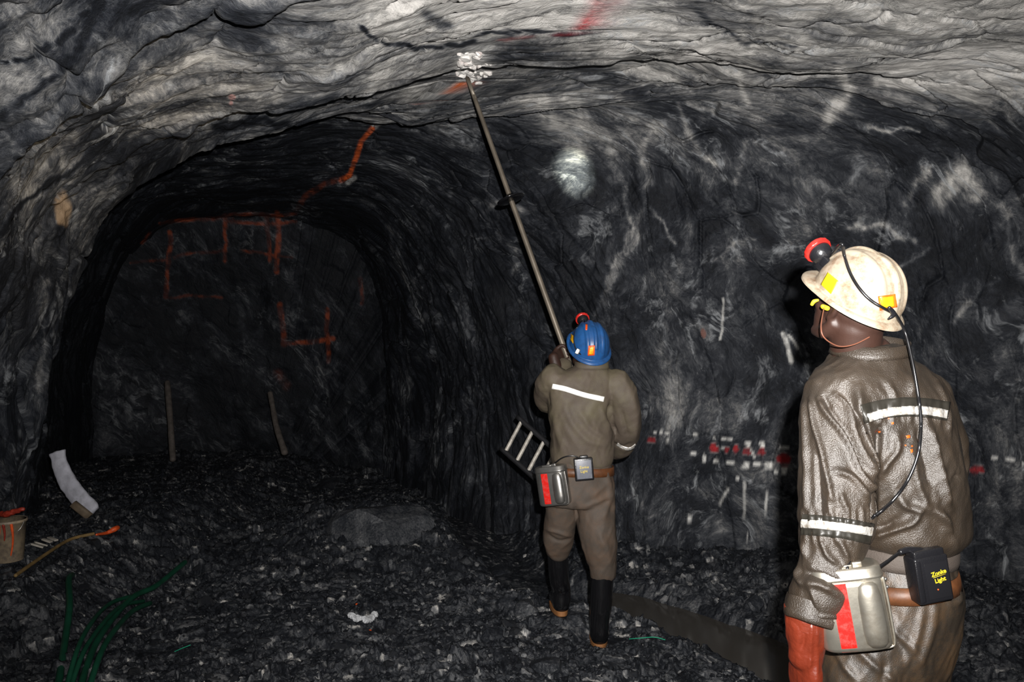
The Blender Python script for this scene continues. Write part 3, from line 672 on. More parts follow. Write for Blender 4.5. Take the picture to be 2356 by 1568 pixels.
def head_parts(c, M, neck_to):
    L = lambda p: M @ np.array(p) + c
    P_ = [ball(L((0, 0, 0.02)), (0.098, 0.076, 0.105), M=M), ball(L((0.035, 0, -0.045)), (0.062, 0.058, 0.070), M=M), ball(L((0.062, 0, -0.088)), (0.032, 0.030, 0.026), M=M),
          ball(L((0.06, 0.034, -0.028)), (0.030, 0.024, 0.022), M=M), ball(L((0.06, -0.034, -0.028)), (0.030, 0.024, 0.022), M=M),
          ball(L((0.082, 0, 0.022)), (0.022, 0.052, 0.014), M=M), ball(L((0.084, 0, -0.055)), (0.022, 0.026, 0.016), M=M)]
    P_.append(tube([L((0.092, 0, 0.012)), L((0.104, 0, -0.012)), L((0.110, 0, -0.028))], [0.008, 0.010, 0.013], 14))
    P_ += [ball(L((0.098, 0.012, -0.032)), 0.009, 12, 8), ball(L((0.098, -0.012, -0.032)), 0.009, 12, 8)]
    P_ += [tube([L((0.094, 0.024, -0.054)), L((0.104, 0, -0.050)), L((0.094, -0.024, -0.054))], [0.004, 0.0065, 0.004], 12), tube([L((0.092, 0.022, -0.060)), L((0.102, 0, -0.064)), L((0.092, -0.022, -0.060))], [0.004, 0.0075, 0.004], 12)]
    for s in (1, -1):   # jaw line and ears
        P_.append(tube([L((-0.012, s * 0.062, -0.035)), L((0.01, s * 0.056, -0.075)), L((0.055, s * 0.028, -0.098))], [0.016, 0.017, 0.016], 14))
        P_.append(tube([L((-0.004, s * 0.078, -0.022)), L((-0.016, s * 0.084, 0.0)), L((-0.012, s * 0.086, 0.02)), L((0.004, s * 0.080, 0.022)), L((0.008, s * 0.077, 0.006))], [0.008, 0.006, 0.0055, 0.0055, 0.005], 12))
        P_.append(ball(L((-0.002, s * 0.076, 0.0)), (0.014, 0.006, 0.022), 12, 8, M=M)); P_.append(ball(L((0.0, s * 0.077, -0.026)), (0.008, 0.006, 0.009), 12, 8, M=M))
    P_.append(tube([L((-0.025, 0, -0.03)), (L((-0.035, 0, -0.09)) * 0.6 + np.array(neck_to) * 0.4), neck_to], [0.062, 0.058, 0.066], 28))
    return P_
def eyes(c, M, parent):
    for s in (1, -1):
        e = M @ np.array((0.082, s * 0.032, 0.0)) + c
        V, F = ball(e, 0.0125, 16, 10); o = mesh_obj('eye', V, F, M_eye, parent)
        V, F = ball(e + M @ np.array((0.0085, 0, 0)), 0.0058, 12, 8); mesh_obj('iris', V, F, M_iris, o)
def hand_parts(o, A, curl=(0.4, 0.5, 0.4), k=1.0, side=1, grow=0.0, spread=0.05):
    """A: columns = thumb side, finger direction, back of the hand"""
    A = np.array(A, float); L = lambda p: A @ (np.array(p) * k * np.array([side, 1, 1])) + o
    P_ = []
    n = 24; rows = [(0.0, 0.026, 0.019), (0.02, 0.032, 0.018), (0.05, 0.040, 0.017), (0.08, 0.042, 0.0145), (0.092, 0.038, 0.011)]
    C = [L((0, y, 0)) for y, a, b in rows]; U = [A[:, 0] * ((a * k) + grow) for y, a, b in rows]; Vv = [A[:, 2] * (b * k + grow) for y, a, b in rows]
    P_.append(loft(C, U, Vv, n, 2.6))
    for q, (bx, ln, r) in enumerate([(0.031, 0.072, 0.0092), (0.0105, 0.080, 0.0094), (-0.0105, 0.074, 0.0090), (-0.030, 0.058, 0.0080)]):
        ang = 0.15; p = np.array([bx, 0.080, 0.0]); pts = [L(p - np.array([0, 0.02, 0])), L(p)]; sp = spread * (1.5 - q)
        for seg, cu in zip((0.45, 0.30, 0.25), curl):
            ang += cu; d = np.array([math.sin(sp) * math.cos(ang), math.cos(ang) * math.cos(sp), -math.sin(ang)])
            p = p + d * ln * seg; pts.append(L(p))
        P_.append(tube(pts, [(r * 1.05) * k + grow, r * 1.05 * k + grow, r * k + grow, r * 0.95 * k + grow, r * 0.82 * k + grow], 14, 4, hint=A[:, 0]))
    c = sum(curl) / 3
    P_.append(tube([L((0.016, 0.018, -0.002)), L((0.036, 0.042, -0.010)), L((0.046, 0.066, -0.018 - 0.02 * c)), L((0.044 - 0.02 * c, 0.088, -0.026 - 0.03 * c))], [0.015 * k + grow, 0.0125 * k + grow, 0.0108 * k + grow, 0.0088 * k + grow], 14, 4, hint=A[:, 2]))
    return P_
def boot(parent, top, ankle, sole_z, yaw, r_top=0.068):
    top, ankle = np.array(top, float), np.array(ankle, float)
    f = np.array([-math.sin(yaw), math.cos(yaw), 0]); heel = np.array([ankle[0], ankle[1], sole_z]) ; up = np.array([0, 0, 1.0])
    base = heel + up * 0.035
    P_ = [tube([top, top * 0.55 + ankle * 0.45, np.array([ankle[0], ankle[1], sole_z + 0.14]), base + up * 0.03], [r_top, r_top * 0.95, 0.052, 0.050], 30),
          tube([base + up * 0.022 - f * 0.012, base + f * 0.07 + up * 0.03, base + f * 0.15 + up * 0.012, base + f * 0.20 + up * 0.006], [0.046, 0.050, 0.046, 0.036], 24, hint=(0, 0, 1)), ]
    V, F = fuse(P_, 0.006, 8)
    V[:, 2] = np.maximum(V[:, 2], sole_z + 0.022)
    V = V + vnormals(V, F) * (0.0015 * fbm(V[:, 0] * 14, V[:, 1] * 14, V[:, 2] * 22, 2, 4))[:, None]
    ob = mesh_obj('rubber_boot', V, F, M_rubber, parent)
    t = np.linspace(0, 2 * math.pi, 40, endpoint=False); s = np.array([-f[1], f[0], 0]) * -1
    rows = []
    for z, g in ((0.0, 0.98), (0.004, 1.0), (0.022, 1.0), (0.026, 0.97)):
        for a in t:
            u = math.cos(a); hw = 0.047 + 0.004 * u; rows.append(heel + f * (0.082 + 0.128 * u * g) + s * (hw * g * np.sign(math.sin(a)) * abs(math.sin(a)) ** 0.7) + up * z)
    F2 = []
    for i in range(3):
        for j in range(40): F2.append((i * 40 + j, i * 40 + (j + 1) % 40, (i + 1) * 40 + (j + 1) % 40, (i + 1) * 40 + j))
    F2.append(tuple(range(40))[::-1]); F2.append(tuple(range(120, 160)))
    so = mesh_obj('boot_sole', rows, F2, M_sole, ob, smooth=False); so['label'] = 'tan rubber sole'
    return ob
def sculpt(V, F, ridges, gen=0.004, sx=12, sz=4, seed=1, front_only=True, fine=0.0012):
    N = vnormals(V, F); px, py = proj(V)
    view = V - np.array([0, 0, CZ]); view /= np.linalg.norm(view, axis=1, keepdims=True)
    face = sstep(0.05, 0.45, -np.sum(N * view, 1))
    wx = 0.05 * fbm(V[:, 0] * 5, V[:, 1] * 5, V[:, 2] * 5, 2, seed + 9)
    r = fbm((V[:, 0] + wx + 0.35 * (V[:, 2])) * sx, (V[:, 1] + wx) * sx, (V[:, 2] + wx) * sz, 3, seed, 0.5, True)
    r2 = fbm((V[:, 0] - 0.4 * V[:, 2] + wx) * sx * 0.8, V[:, 1] * sx, V[:, 2] * sz * 1.2, 2, seed + 3, 0.5, True)
    r = np.sign(r) * np.abs(r) ** 1.5 * 1.3
    d = gen * (0.6 * r + 0.5 * r2) + gen * .30 * fbm((V[:, 0] + wx - .5 * V[:, 2]) * sx * 2.6, (V[:, 1] + wx) * sx * 2.6, V[:, 2] * sz * 2.2, 2, seed + 21, .5, True) + fine * fbm(V[:, 0] * 40, V[:, 1] * 40, V[:, 2] * 18, 2, seed + 5)
    for poly, wd, am in ridges:
        q = [tuple(p) for p in spline(np.array(poly, float), max(2, (len(poly) - 1) * 5 + 1))]
        dd = seg_dist(px, py, q); L0 = np.minimum(np.hypot(px - q[0][0], py - q[0][1]), np.hypot(px - q[-1][0], py - q[-1][1]))
        d = d + am * np.exp(-(dd / wd) ** 2) * face * (0.35 + 0.65 * sstep(0, wd * 3, L0))
    return V + N * d[:, None]
def ring_band(rows, mat, name, parent, n=64, p=2.3, thick=0.0035):
    A = np.array(rows, float); th = np.linspace(0, 2 * math.pi, n, endpoint=False)
    c = np.sign(np.cos(th)) * np.abs(np.cos(th)) ** (2 / p); s = np.sign(np.sin(th)) * np.abs(np.sin(th)) ** (2 / p)
    V = []
    for g in (0, thick):
        for x, y, z, hw, hd, yaw, tx, ty in A:
            for a, b in zip(c, s):
                u, v = a * (hw + g), b * (hd + g)
                X, Yy = math.cos(yaw) * u - math.sin(yaw) * v, math.sin(yaw) * u + math.cos(yaw) * v
                V.append((x + X, y + Yy, z + tx * X + ty * Yy))
    m = len(A); F = []; k = m * n
    for i in range(m - 1):
        for j in range(n):
            q = (j + 1) % n; F.append((k + i * n + j, k + i * n + q, k + (i + 1) * n + q, k + (i + 1) * n + j)); F.append((i * n + j, (i + 1) * n + j, (i + 1) * n + q, i * n + q))
    for e in (0, m - 1):
        for j in range(n):
            q = (j + 1) % n; f = (e * n + j, e * n + q, k + e * n + q, k + e * n + j); F.append(f if e == 0 else f[::-1])
    return mesh_obj(name, V, F, mat, parent)
def lay(name, VF, mat, parent, t=0.0012, label=None):
    V, F = thicken(VF[0], VF[1], t); o = mesh_obj(name, V, F, mat, parent)
    if label: o['label'] = label
    return o
def cap_lamp(o, M, name_parent, k=0.84):
    """lamp head: o = centre, M columns = forward, left, up"""
    def lathe(prof, n=40):
        V = [o + M @ np.array((x * k, r * k * math.cos(a), r * k * math.sin(a))) for x, r in prof for a in np.linspace(0, 2 * math.pi, n, endpoint=False)]
        F = []
        for i in range(len(prof) - 1):
            for j in range(n):
                q = (j + 1) % n; F.append((i * n + j, i * n + q, (i + 1) * n + q, (i + 1) * n + j))
        F.append(tuple(range(n))[::-1]); F.append(tuple(range((len(prof) - 1) * n, len(prof) * n)))
        return V, F
    V, F = lathe([(-0.034, 0.004), (-0.033, 0.013), (-0.028, 0.022), (-0.018, 0.029), (-0.004, 0.033), (0.006, 0.034)]); h = mesh_obj('lamp_housing', V, F, M_black, name_parent)
    bz = [(0.002, 0.034), (0.003, 0.0385), (0.008, 0.0395), (0.016, 0.0395), (0.020, 0.038), (0.020, 0.032), (0.016, 0.031)]
    V, F = lathe(bz, 60); V = np.array(V).reshape(len(bz), 60, 3)
    for j in range(60):
        if j % 4 < 2:
            for i in (2, 3): V[i, j] = o + (V[i, j] - o) * 1.0 + (V[i, j] - V[i].mean(0)) * 0.035
    b = mesh_obj('lamp_bezel', V.reshape(-1, 3), F, M_redp, name_parent); b['label'] = 'red bezel'
    V, F = lathe([(0.014, 0.031), (0.016, 0.030), (0.0165, 0.001)]); mesh_obj('lamp_lens', V, F, M_lens, name_parent)
    V1 = box(o + M @ np.array((-0.030, 0, -0.012)), (0.014, 0.010, 0.018), M, 0.003); V2 = box(o + M @ np.array((-0.040, 0, -0.004)), (0.012, 0.014, 0.012), M, 0.003)
    V, F = merge([V1, V2]); mesh_obj('lamp_bracket', V, F, M_black, name_parent)
def Rr(px, py, Y, hw, hd, yaw=0.0):
    p = Wp(px, py, Y); return (p[0], p[1], p[2], hw, hd, yaw)
def shrink(rows, k, z_off=0): return [(r[0], r[1], r[2] + z_off, r[3] * k, r[4] * k, r[5]) for r in rows]

# ================================================================== the miner at the right, close to the camera
nb = (0.93, 1.97, 0.0)
near = thing('person', nb, 'person at right in white hard hat, wet brown overalls and red glove, seen from behind', 'person')
yw = 0.42
jrows = [Rr(2000, 797, 1.96, .080, .074, yw), Rr(2000, 815, 1.96, .086, .080, yw), Rr(2003, 836, 1.955, .112, .086, yw), Rr(2010, 862, 1.95, .160, .096, yw), Rr(2018, 900, 1.95, .181, .112, yw), Rr(2030, 960, 1.95, .178, .125, yw),
         Rr(2046, 1040, 1.95, .166, .134, yw), Rr(2063, 1120, 1.95, .150, .138, yw), Rr(2076, 1185, 1.95, .137, .136, yw), Rr(2080, 1222, 1.95, .136, .132, yw), Rr(2082, 1246, 1.95, .120, .112, yw), Rr(2080, 1256, 1.95, .105, .096, yw)]
arm = [Wp(1912, 905, 1.91), Wp(1914, 960, 1.89), Wp(1919, 1040, 1.865), Wp(1923, 1120, 1.845), Wp(1926, 1190, 1.835), Wp(1925, 1216, 1.83), Wp(1910, 1290, 1.82), Wp(1899, 1340, 1.81), Wp(1884, 1378, 1.81), Wp(1876, 1404, 1.81), Wp(1878, 1424, 1.81)]
armr = [.058, .072, .077, .079, .081, .079, .062, .066, .062, .050, .030]
rarm = [Wp(2125, 905, 2.03), Wp(2150, 1000, 2.07), Wp(2158, 1085, 2.09), Wp(2110, 1130, 2.20), Wp(2040, 1140, 2.27)]
rarmr = [.058, .066, .066, .056, .048]
V, F = fuse([slabs(jrows, 56), tube(arm, armr, 36), tube(rarm, rarmr, 30)], 0.0048, 10)
ridges = [([(1885, 919), (1900, 948), (1933, 992), (1956, 1035), (1974, 1086), (1997, 1122), (2012, 1128)], 6, .012), ([(1897, 916), (1915, 950), (1948, 995), (1968, 1040), (1990, 1085)], 5, -.009),
          ([(1923, 908), (1946, 933), (1956, 979), (1979, 1035), (1999, 1086)], 6, .010), ([(1974, 895), (1974, 938), (1967, 972)], 9, .010), ([(1984, 925), (1996, 984), (2006, 1035), (2006, 1111)], 11, .013),
          ([(2024, 985), (2017, 1048), (2012, 1112), (2010, 1165), (2005, 1200)], 6, -.022), ([(2063, 1000), (2061, 1035), (2040, 1062), (2026, 1090)], 7, .010), ([(1867, 918), (1874, 971), (1892, 1035), (1903, 1090), (1920, 1160)], 6, .010),
          ([(1849, 918), (1850, 960), (1856, 1060), (1860, 1180)], 6, .007), ([(1880, 1040), (1886, 1110), (1888, 1185)], 5, -.006), ([(1923, 1084), (1958, 1099), (1992, 1150)], 7, .011), ([(1905, 1130), (1912, 1195)], 6, .008), ([(1930, 1130), (1950, 1180)], 6, .008),
          ([(2127, 975), (2150, 1060), (2163, 1112), (2180, 1170)], 9, .011), ([(2094, 1035), (2107, 1112), (2134, 1175)], 9, .010), ([(2110, 985), (2128, 1060), (2140, 1120)], 7, -.008), ([(2068, 1140), (2086, 1163), (2126, 1172)], 7, .010), ([(2043, 884), (2060, 920)], 6, .007), ([(2091, 868), (2094, 915)], 7, .007),
          ([(2010, 1235), (2060, 1215), (2100, 1195), (2112, 1165)], 8, .012), ([(2140, 1165), (2170, 1195), (2178, 1215)], 9, .013), ([(2060, 1195), (2040, 1210), (2015, 1215)], 6, -.008), ([(2150, 880), (2170, 940), (2178, 1000)], 6, .008),
          ([(1893, 1235), (1905, 1275), (1930, 1300)], 6, .010), ([(1925, 1230), (1945, 1275), (1942, 1300)], 6, .009), ([(1850, 1315), (1890, 1325), (1930, 1345), (1950, 1365)], 7, -.012), ([(1850, 1340), (1890, 1345), (1920, 1362)], 7, .010),
          ([(1835, 1300), (1838, 1330), (1860, 1350)], 6, .006), ([(1855, 1240), (1860, 1290)], 6, .006), ([(1868, 1350), (1880, 1390)], 5, .005), ([(1815, 1390), (1850, 1404), (1890, 1412), (1930, 1416)], 3, .004), ([(2205, 1092), (2190, 1100)], 5, -.008)]
for i in range(11):      # cloth puckered along the two sewn tapes
    x = 2003 + i * 16.5 + (i % 3) * 2; ridges.append(([(x, 925 + (i * 7) % 9), (x + 3, 975)], 3.0, .0035 if i % 2 else -.003))
for i in range(10):
    x = 1852 + i * 16; ridges.append(([(x, 1165 + (i * 5) % 9), (x + 3, 1200 + i * 1.5)], 3.2, .0042)); ridges.append(([(x + 6, 1222 + i * 1.8), (x + 9, 1246 + (i * 5) % 8)], 3.0, .0040))
V = sculpt(V, F, [(a, b, c * 1.35) for a, b, c in ridges], .0085, 9, 3.0, 3)
mesh_obj('overall_jacket', V, F, M_wet, near); JB = bvh_of(V, F)
# collar: a standing band round the neck
ring_band([(*r[:3], r[3], r[4], yw, 0.02, 0.18) for r in [Rr(2000, 812, 1.95, .088, .082), Rr(2001, 802, 1.95, .086, .080), Rr(2002, 792, 1.955, .084, .079), Rr(2003, 784, 1.96, .085, .080)]], M_wet, 'collar', near)
lay('reflective_stripe', patch(JB, [(1985, 952), (2030, 941), (2080, 936), (2130, 938), (2182, 946)], 44, 60, 6, .0022), M_cuffgrey, near, .002, 'dark backing band of the stripe across the back')
lay('reflective_stripe', patch(JB, [(1996, 961), (2035, 950), (2080, 944), (2130, 945), (2177, 953)], 19, 90, 4, .0042), M_silver, near, .0015, 'silver reflective stripe across the back')
lay('sleeve_band', patch(JB, [(1844, 1206), (1890, 1209), (1950, 1216), (2006, 1228)], 48, 60, 6, .0022), M_cuffgrey, near, .002, 'dark band round the sleeve')
lay('sleeve_band', patch(JB, [(1845, 1203), (1890, 1206), (1950, 1213), (2005, 1222)], 19, 80, 4, .0042), M_silver, near, .0015, 'silver reflective band round the sleeve')
for x, y, rx, ry in ((2089, 1004, 5, 4), (2097, 1037, 3, 5), (2053, 973, 3, 3), (2023, 993, 3, 2), (2045, 962, 2, 2), (2083, 1024, 2, 2), (2098, 1026, 2, 2)):
    lay('paint_splash', quad_patch(JB, [(x - rx, y - ry * .6), (x + rx * .8, y - ry), (x + rx, y + ry * .5), (x - rx * .5, y + ry)], 3, .0010), M_org, near, .0008)
V = []; n = 48      # turned-up sleeve end, open at the bottom
cc0 = Wp(1877, 1372, 1.81); ax = np.array((-.12, 0, -1.0)); ax /= np.linalg.norm(ax); cu = np.cross(ax, (0, 1, 0)); cv = np.cross(ax, cu)
for dd, rr_ in ((0, .0640), (.012, .0665), (.030, .0670), (.0312, .0685), (.046, .0665), (.050, .0640), (.046, .0600), (.02, .0580)):
    for i, a in enumerate(np.linspace(0, 2 * math.pi, n, endpoint=False)):
        r_ = rr_ * (1 + .035 * math.sin(3 * a + 1) + .02 * math.sin(7 * a)); V.append(cc0 + ax * (dd + .006 * math.sin(2 * a)) + cu * r_ * math.cos(a) + cv * r_ * .92 * math.sin(a))
F = [(i * n + j, i * n + (j + 1) % n, (i + 1) * n + (j + 1) % n, (i + 1) * n + j) for i in range(7) for j in range(n)]
mesh_obj('sleeve_cuff', V, F, M_wet, near)
# trousers
trows = [Rr(2080, 1250, 1.95, .106, .098, yw), Rr(2080, 1295, 1.95, .112, .103, yw), Rr(2078, 1360, 1.955, .130, .122, yw), Rr(2066, 1430, 1.96, .134, .128, yw), Rr(2050, 1500, 1.96, .132, .122, yw), Rr(2042, 1560, 1.96, .118, .10, yw)]
fl, fr_ = np.array([0.82, 1.86, 0.02]), np.array([1.01, 2.04, 0.02])
lleg = [Wp(2010, 1480, 1.92), Wp(1985, 1560, 1.90), (0.83, 1.89, 0.55), (0.825, 1.87, 0.38), (0.82, 1.86, 0.30)]
rleg = [Wp(2090, 1480, 2.00), Wp(2092, 1560, 2.01), (0.995, 2.03, 0.55), (1.005, 2.035, 0.38), (1.01, 2.04, 0.30)]
V, F = fuse([slabs(trows, 50), tube(lleg, [.095, .090, .080, .074, .072], 32), tube(rleg, [.095, .086, .080, .074, .072], 32)], 0.0055, 8)
ridges = [([(2045, 1400), (2060, 1450), (2100, 1490), (2120, 1540)], 10, .008), ([(1920, 1480), (1945, 1530), (1975, 1568)], 8, .009), ([(1970, 1490), (2010, 1530), (2060, 1568)], 8, .008), ([(2150, 1380), (2140, 1450), (2110, 1530)], 10, .008),
          ([(2195, 1345), (2205, 1375), (2185, 1390)], 8, .008), ([(2120, 1400), (2105, 1470), (2075, 1540)], 8, .006), ([(2060, 1360), (2055, 1400)], 8, .007), ([(2035, 1520), (2030, 1568)], 7, -.012)]
V = sculpt(V, F, ridges, .0080, 10, 3.0, 13)
mesh_obj('trousers', V, F, M_wettr, near); TB = bvh_of(V, F)
ring_band([(*r[:3], r[3], r[4], yw, 0, 0) for r in [Rr(2080, 1292, 1.95, .114, .106), Rr(2080, 1278, 1.95, .116, .108), Rr(2080, 1262, 1.95, .116, .108), Rr(2080, 1246, 1.95, .112, .104)]], M_rib, 'ribbed_waistband', near)
ring_band([(*r[:3], r[3], r[4], yw, .10, 0) for r in [Rr(2068, 1350, 1.945, .124, .127), Rr(2068, 1332, 1.945, .121, .125), Rr(2068, 1314, 1.945, .118, .121)]], M_leather, 'leather_belt', near)
boot(near, fl + (0, 0, .36), fl, fl[2], .5); boot(near, fr_ + (0, 0, .36), fr_, fr_[2], .3)
# head and body under the clothes
hM = frame(math.radians(25), math.radians(33)); ho = Wp(1971, 685, 1.925); hc = ho - hM @ np.array((.010, 0, .026))
neck = Wp(1998, 830, 1.965)
brows = shrink(jrows[2:], .78); 
la = [arm[0], arm[2], arm[4], arm[7], arm[9]]; ra = [rarm[0], rarm[1], rarm[2], rarm[3], rarm[4]]
hA = np.array([[-.5, 0.0, -.85], [0.05, -.05, -1.0], [-.85, -.5, 0.0]]).T
def ortho(A):
    x, y = A[:, 0], A[:, 1]; y = y / np.linalg.norm(y); x = x - y * x.dot(y); x /= np.linalg.norm(x); return np.stack([x, y, np.cross(x, y)], 1)
hA = ortho(np.array([[-.35, .9, 0], [0.0, .06, -1.0], [0, 0, 0]]).T); wrist = Wp(1856, 1492, 1.81)
rA = ortho(np.array([[0, 0.2, 1.0], [-1.0, 0.1, -.1], [0, 0, 0]]).T); rwrist = rarm[-1] + np.array([-0.03, 0.02, 0])
bp = head_parts(hc, hM * .93, neck) + [slabs(brows, 40), slabs(shrink(trows, .8), 40), tube(la + [wrist], [.045, .048, .046, .036, .034, .027], 24), tube(ra + [rwrist], [.045, .045, .042, .036, .030, .026], 24),
     tube(lleg, [.075, .072, .058, .052, .05], 24), tube([lleg[-1], (fl[0], fl[1], .12), (fl[0] - .04, fl[1] + .1, .075)], [.045, .035, .03], 20), tube(rleg, [.075, .070, .058, .052, .05], 24), tube([rleg[-1], (fr_[0], fr_[1], .12), (fr_[0] - .03, fr_[1] + .1, .075)], [.045, .035, .03], 20)]
bp += hand_parts(wrist, hA, (.35, .45, .35), 1.0, 1) + hand_parts(rwrist, rA, (.3, .4, .3), 1.0, 1)
V, F = fuse(bp, 0.0045, 4); mesh_obj('body', V, F, M_skin, near); HB = bvh_of(V, F)
eyes(hc, hM * .93, near)
V, F = ball(hc + hM @ np.array((-0.010, 0, 0.052)), (0.088, 0.073, 0.072), 32, 20, M=hM); mesh_obj('hair', V, F, M_hair, near)
hat, HH = hard_hat(ho, hM, M_white, near, .80)
# stickers on the hat
o = lay('sticker', quad_patch(HH, [(1905, 626), (1929, 646), (1912, 676), (1889, 654)], 10, .0012), M_yel, hat, .001, 'yellow reflective diamond sticker')
o = lay('sticker', quad_patch(HH, [(2020, 681), (2060, 676), (2064, 706), (2024, 714)], 10, .0012), M_org, hat, .001, 'orange reflective sticker')
lay('sticker_centre', quad_patch(HH, [(2023, 685), (2055, 681), (2057, 704), (2030, 708)], 8, .0016), M_orgy, o, .0003)
# ear plugs and their cord
ear = hc + hM @ np.array((0.002, 0.086, 0.0))
V, F = fuse([tube([ear, ear + hM @ np.array((0.004, 0.012, 0.002)), ear + hM @ np.array((0.0, 0.018, 0.006))], [.006, .006, .004], 14)], .0015, 2); mesh_obj('ear_plug', V, F, M_earplug, near)
V, F = tube([ear + hM @ np.array((0, .012, 0)), Wp(1889, 752, 1.835), Wp(1898, 778, 1.83), Wp(1930, 796, 1.85), Wp(1965, 792, 1.86), Wp(2000, 775, 1.87)], [.0016] * 6, 8); mesh_obj('ear_plug_cord', V, F, M_cord, near)
V, F = tube([Wp(1868, 700, 1.93), Wp(1873, 693, 1.925), Wp(1882, 690, 1.92)], [.004, .005, .003], 10); mesh_obj('chin_strap_clip', V, F, M_earplug, hat)
# glove
gr = fuse([tube([Wp(1856, 1428, 1.81), Wp(1857, 1460, 1.81), wrist, wrist + hA[:, 1] * .02], [.046, .044, .037, .036], 32)] + hand_parts(wrist, hA, (.35, .45, .35), 1.04, 1, .0035), .0035, 5)
V = sculpt(gr[0], gr[1], [([(1868, 1430), (1866, 1480), (1862, 1540)], 4, .004), ([(1845, 1430), (1850, 1470), (1840, 1500)], 6, -.005), ([(1878, 1425), (1880, 1500), (1878, 1560)], 5, .003)], .003, 18, 9, 33)
g = mesh_obj('glove', V, gr[1], M_glove, near); g['label'] = 'orange-red rubber glove'
gc = Wp(1856, 1424, 1.81)
V = []; n = 40
for rr_, zz in ((.0465, -.02), (.0475, .0), (.049, .018), (.0465, .018), (.044, .0), (.042, -.012)):
    for a in np.linspace(0, 2 * math.pi, n, endpoint=False): V.append(gc + np.array((rr_ * math.cos(a), rr_ * math.sin(a), zz - .25 * rr_ * math.cos(a))))
F = [(i * n + j, i * n + (j + 1) % n, (i + 1) * n + (j + 1) % n, (i + 1) * n + j) for i in range(5) for j in range(n)]
mesh_obj('glove_cuff', V, F, M_glove, g)

# cap lamp of the near miner: lamp head, cable, battery on the belt
lo = ho + hM @ np.array((0.125, 0.042, 0.056))
lamp = thing('cap_lamp', Wp(2134, 1380, 1.80), 'red-rimmed black cap lamp on the white hard hat, cabled to a belt battery', 'headlamp')
cap_lamp(lo, hM @ np.array([[math.cos(-.15), 0, math.sin(.15) * -1], [0, 1, 0], [math.sin(.15), 0, math.cos(.15)]]), lamp)
def near_surf(bv, px, py, off):
    h, n = shoot(bv, px, py); return None if h is None else h - np.array([h[0], h[1], h[2] - CZ]) / np.linalg.norm(h - (0, 0, CZ)) * off
cab = [lo + hM @ np.array((-.036, 0, .012)), Wp(1936, 561, 1.87)]
for q in spline([(1943, 588), (1955, 625), (1975, 660), (2003, 690), (2040, 712), (2060, 722)], 12):
    s = near_surf(HH, *q, .005); cab.append(s if s is not None else Wp(*q, 1.83))
for q, dep in zip(((2079, 755), (2090, 790), (2103, 850)), (1.85, 1.845, 1.83)): cab.append(Wp(*q, dep))
run = []
for q in spline([(2113, 910), (2119, 970), (2113, 1040), (2088, 1105), (2050, 1155), (2010, 1188)], 26):
    s = near_surf(JB, *q, .010); run.append(s if s is not None else Wp(*q, 1.81))
run = np.array(run); lift = run[:, 1].copy()
for i in range(len(run)):      # the cable spans the folds instead of dipping into them
    m_ = lift[max(0, i - 3):i + 4].min(); run[i] = (run[i] - (0, 0, CZ)) * (m_ / run[i][1]) + (0, 0, CZ)
cab += list(run)
cab += [Wp(1990, 1215, 1.815), Wp(1955, 1290, 1.76), Wp(1950, 1316, 1.75), Wp(1968, 1322, 1.75), Wp(2005, 1314, 1.76), Wp(2040, 1292, 1.78), Wp(2075, 1268, 1.80), Wp(2112, 1264, 1.805)]
V, F = tube(cab, [.0036] * len(cab), 12, 8); mesh_obj('cable', V, F, M_cable, lamp)
V, F = tube([Wp(2072, 1269, 1.797), Wp(2090, 1264, 1.802), Wp(2118, 1266, 1.806)], [.0062, .0072, .008], 14); mesh_obj('cable_sleeve', V, F, M_black, lamp)
V, F = tube([Wp(2046, 707, 1.800), Wp(2056, 722, 1.81), Wp(2044, 733, 1.815)], [.004, .006, .002], 10); mesh_obj('cable_clip', V, F, M_black, lamp)
rt = Matrix.Rotation(math.radians(-9), 3, 'Y') @ Matrix.Rotation(math.radians(6), 3, 'Z'); bM = np.array(rt)
bc = Wp(2136, 1327, 1.806); bh = (.040, .022, .052)
V, F = merge([box(bc, bh, bM, .005), box(bc + bM @ np.array((-.034, -.021, 0)), (.007, .004, .046), bM, .003), box(bc + bM @ np.array((0, 0.0, .056)), (.036, .018, .010), bM, .004)])
mesh_obj('battery_case', V, F, M_black, lamp)
V, F = box(bc + bM @ np.array((.008, -.0225, -.002)), (.027, .0008, .040), bM, .0006); bl = mesh_obj('battery_faceplate', V, F, simple('black_gloss_plate', (.012, .012, .014), .2), lamp)
def text_mesh(txt, size, origin, M, mat, parent, ext=.0003, shear=0.0, space=1.0, off=0.0):
    cu = bpy.data.curves.new('lettering', 'FONT'); cu.body = txt; cu.size = size; cu.extrude = ext; cu.align_x = 'CENTER'; cu.shear = shear; cu.space_character = space; cu.offset = off
    ob = bpy.data.objects.new('tmp', cu); COL.objects.link(ob); dg = bpy.context.evaluated_depsgraph_get(); dg.update()
    e = ob.evaluated_get(dg).to_mesh(); V = np.array([v.co[:] for v in e.vertices]); F = [tuple(p.vertices) for p in e.polygons]; ob.evaluated_get(dg).to_mesh_clear(); bpy.data.objects.remove(ob)
    V = np.stack([V[:, 0], -V[:, 2], V[:, 1]], 1) @ np.array(M).T + origin
    return mesh_obj('lettering', V, F, mat, parent, smooth=False)
tM = bM @ np.array(Matrix.Rotation(math.radians(-7), 3, 'Y'))
text_mesh('Zonke', .0135, bc + bM @ np.array((.012, -.0236, .010)), tM, M_stitch, bl, off=.0003)
V, F = box(bc + bM @ np.array((.012, -.0236, .0072)), (.0155, .0003, .0005), tM); mesh_obj('lettering', V, F, M_stitch, bl)
text_mesh('Light', .0135, bc + bM @ np.array((.013, -.0236, -.006)), tM, M_stitch, bl, off=.0003)
V, F = ball(bc + bM @ np.array((.004, -.0236, -.022)), .0018, 10, 6); mesh_obj('indicator_light', V, F, M_org, bl)

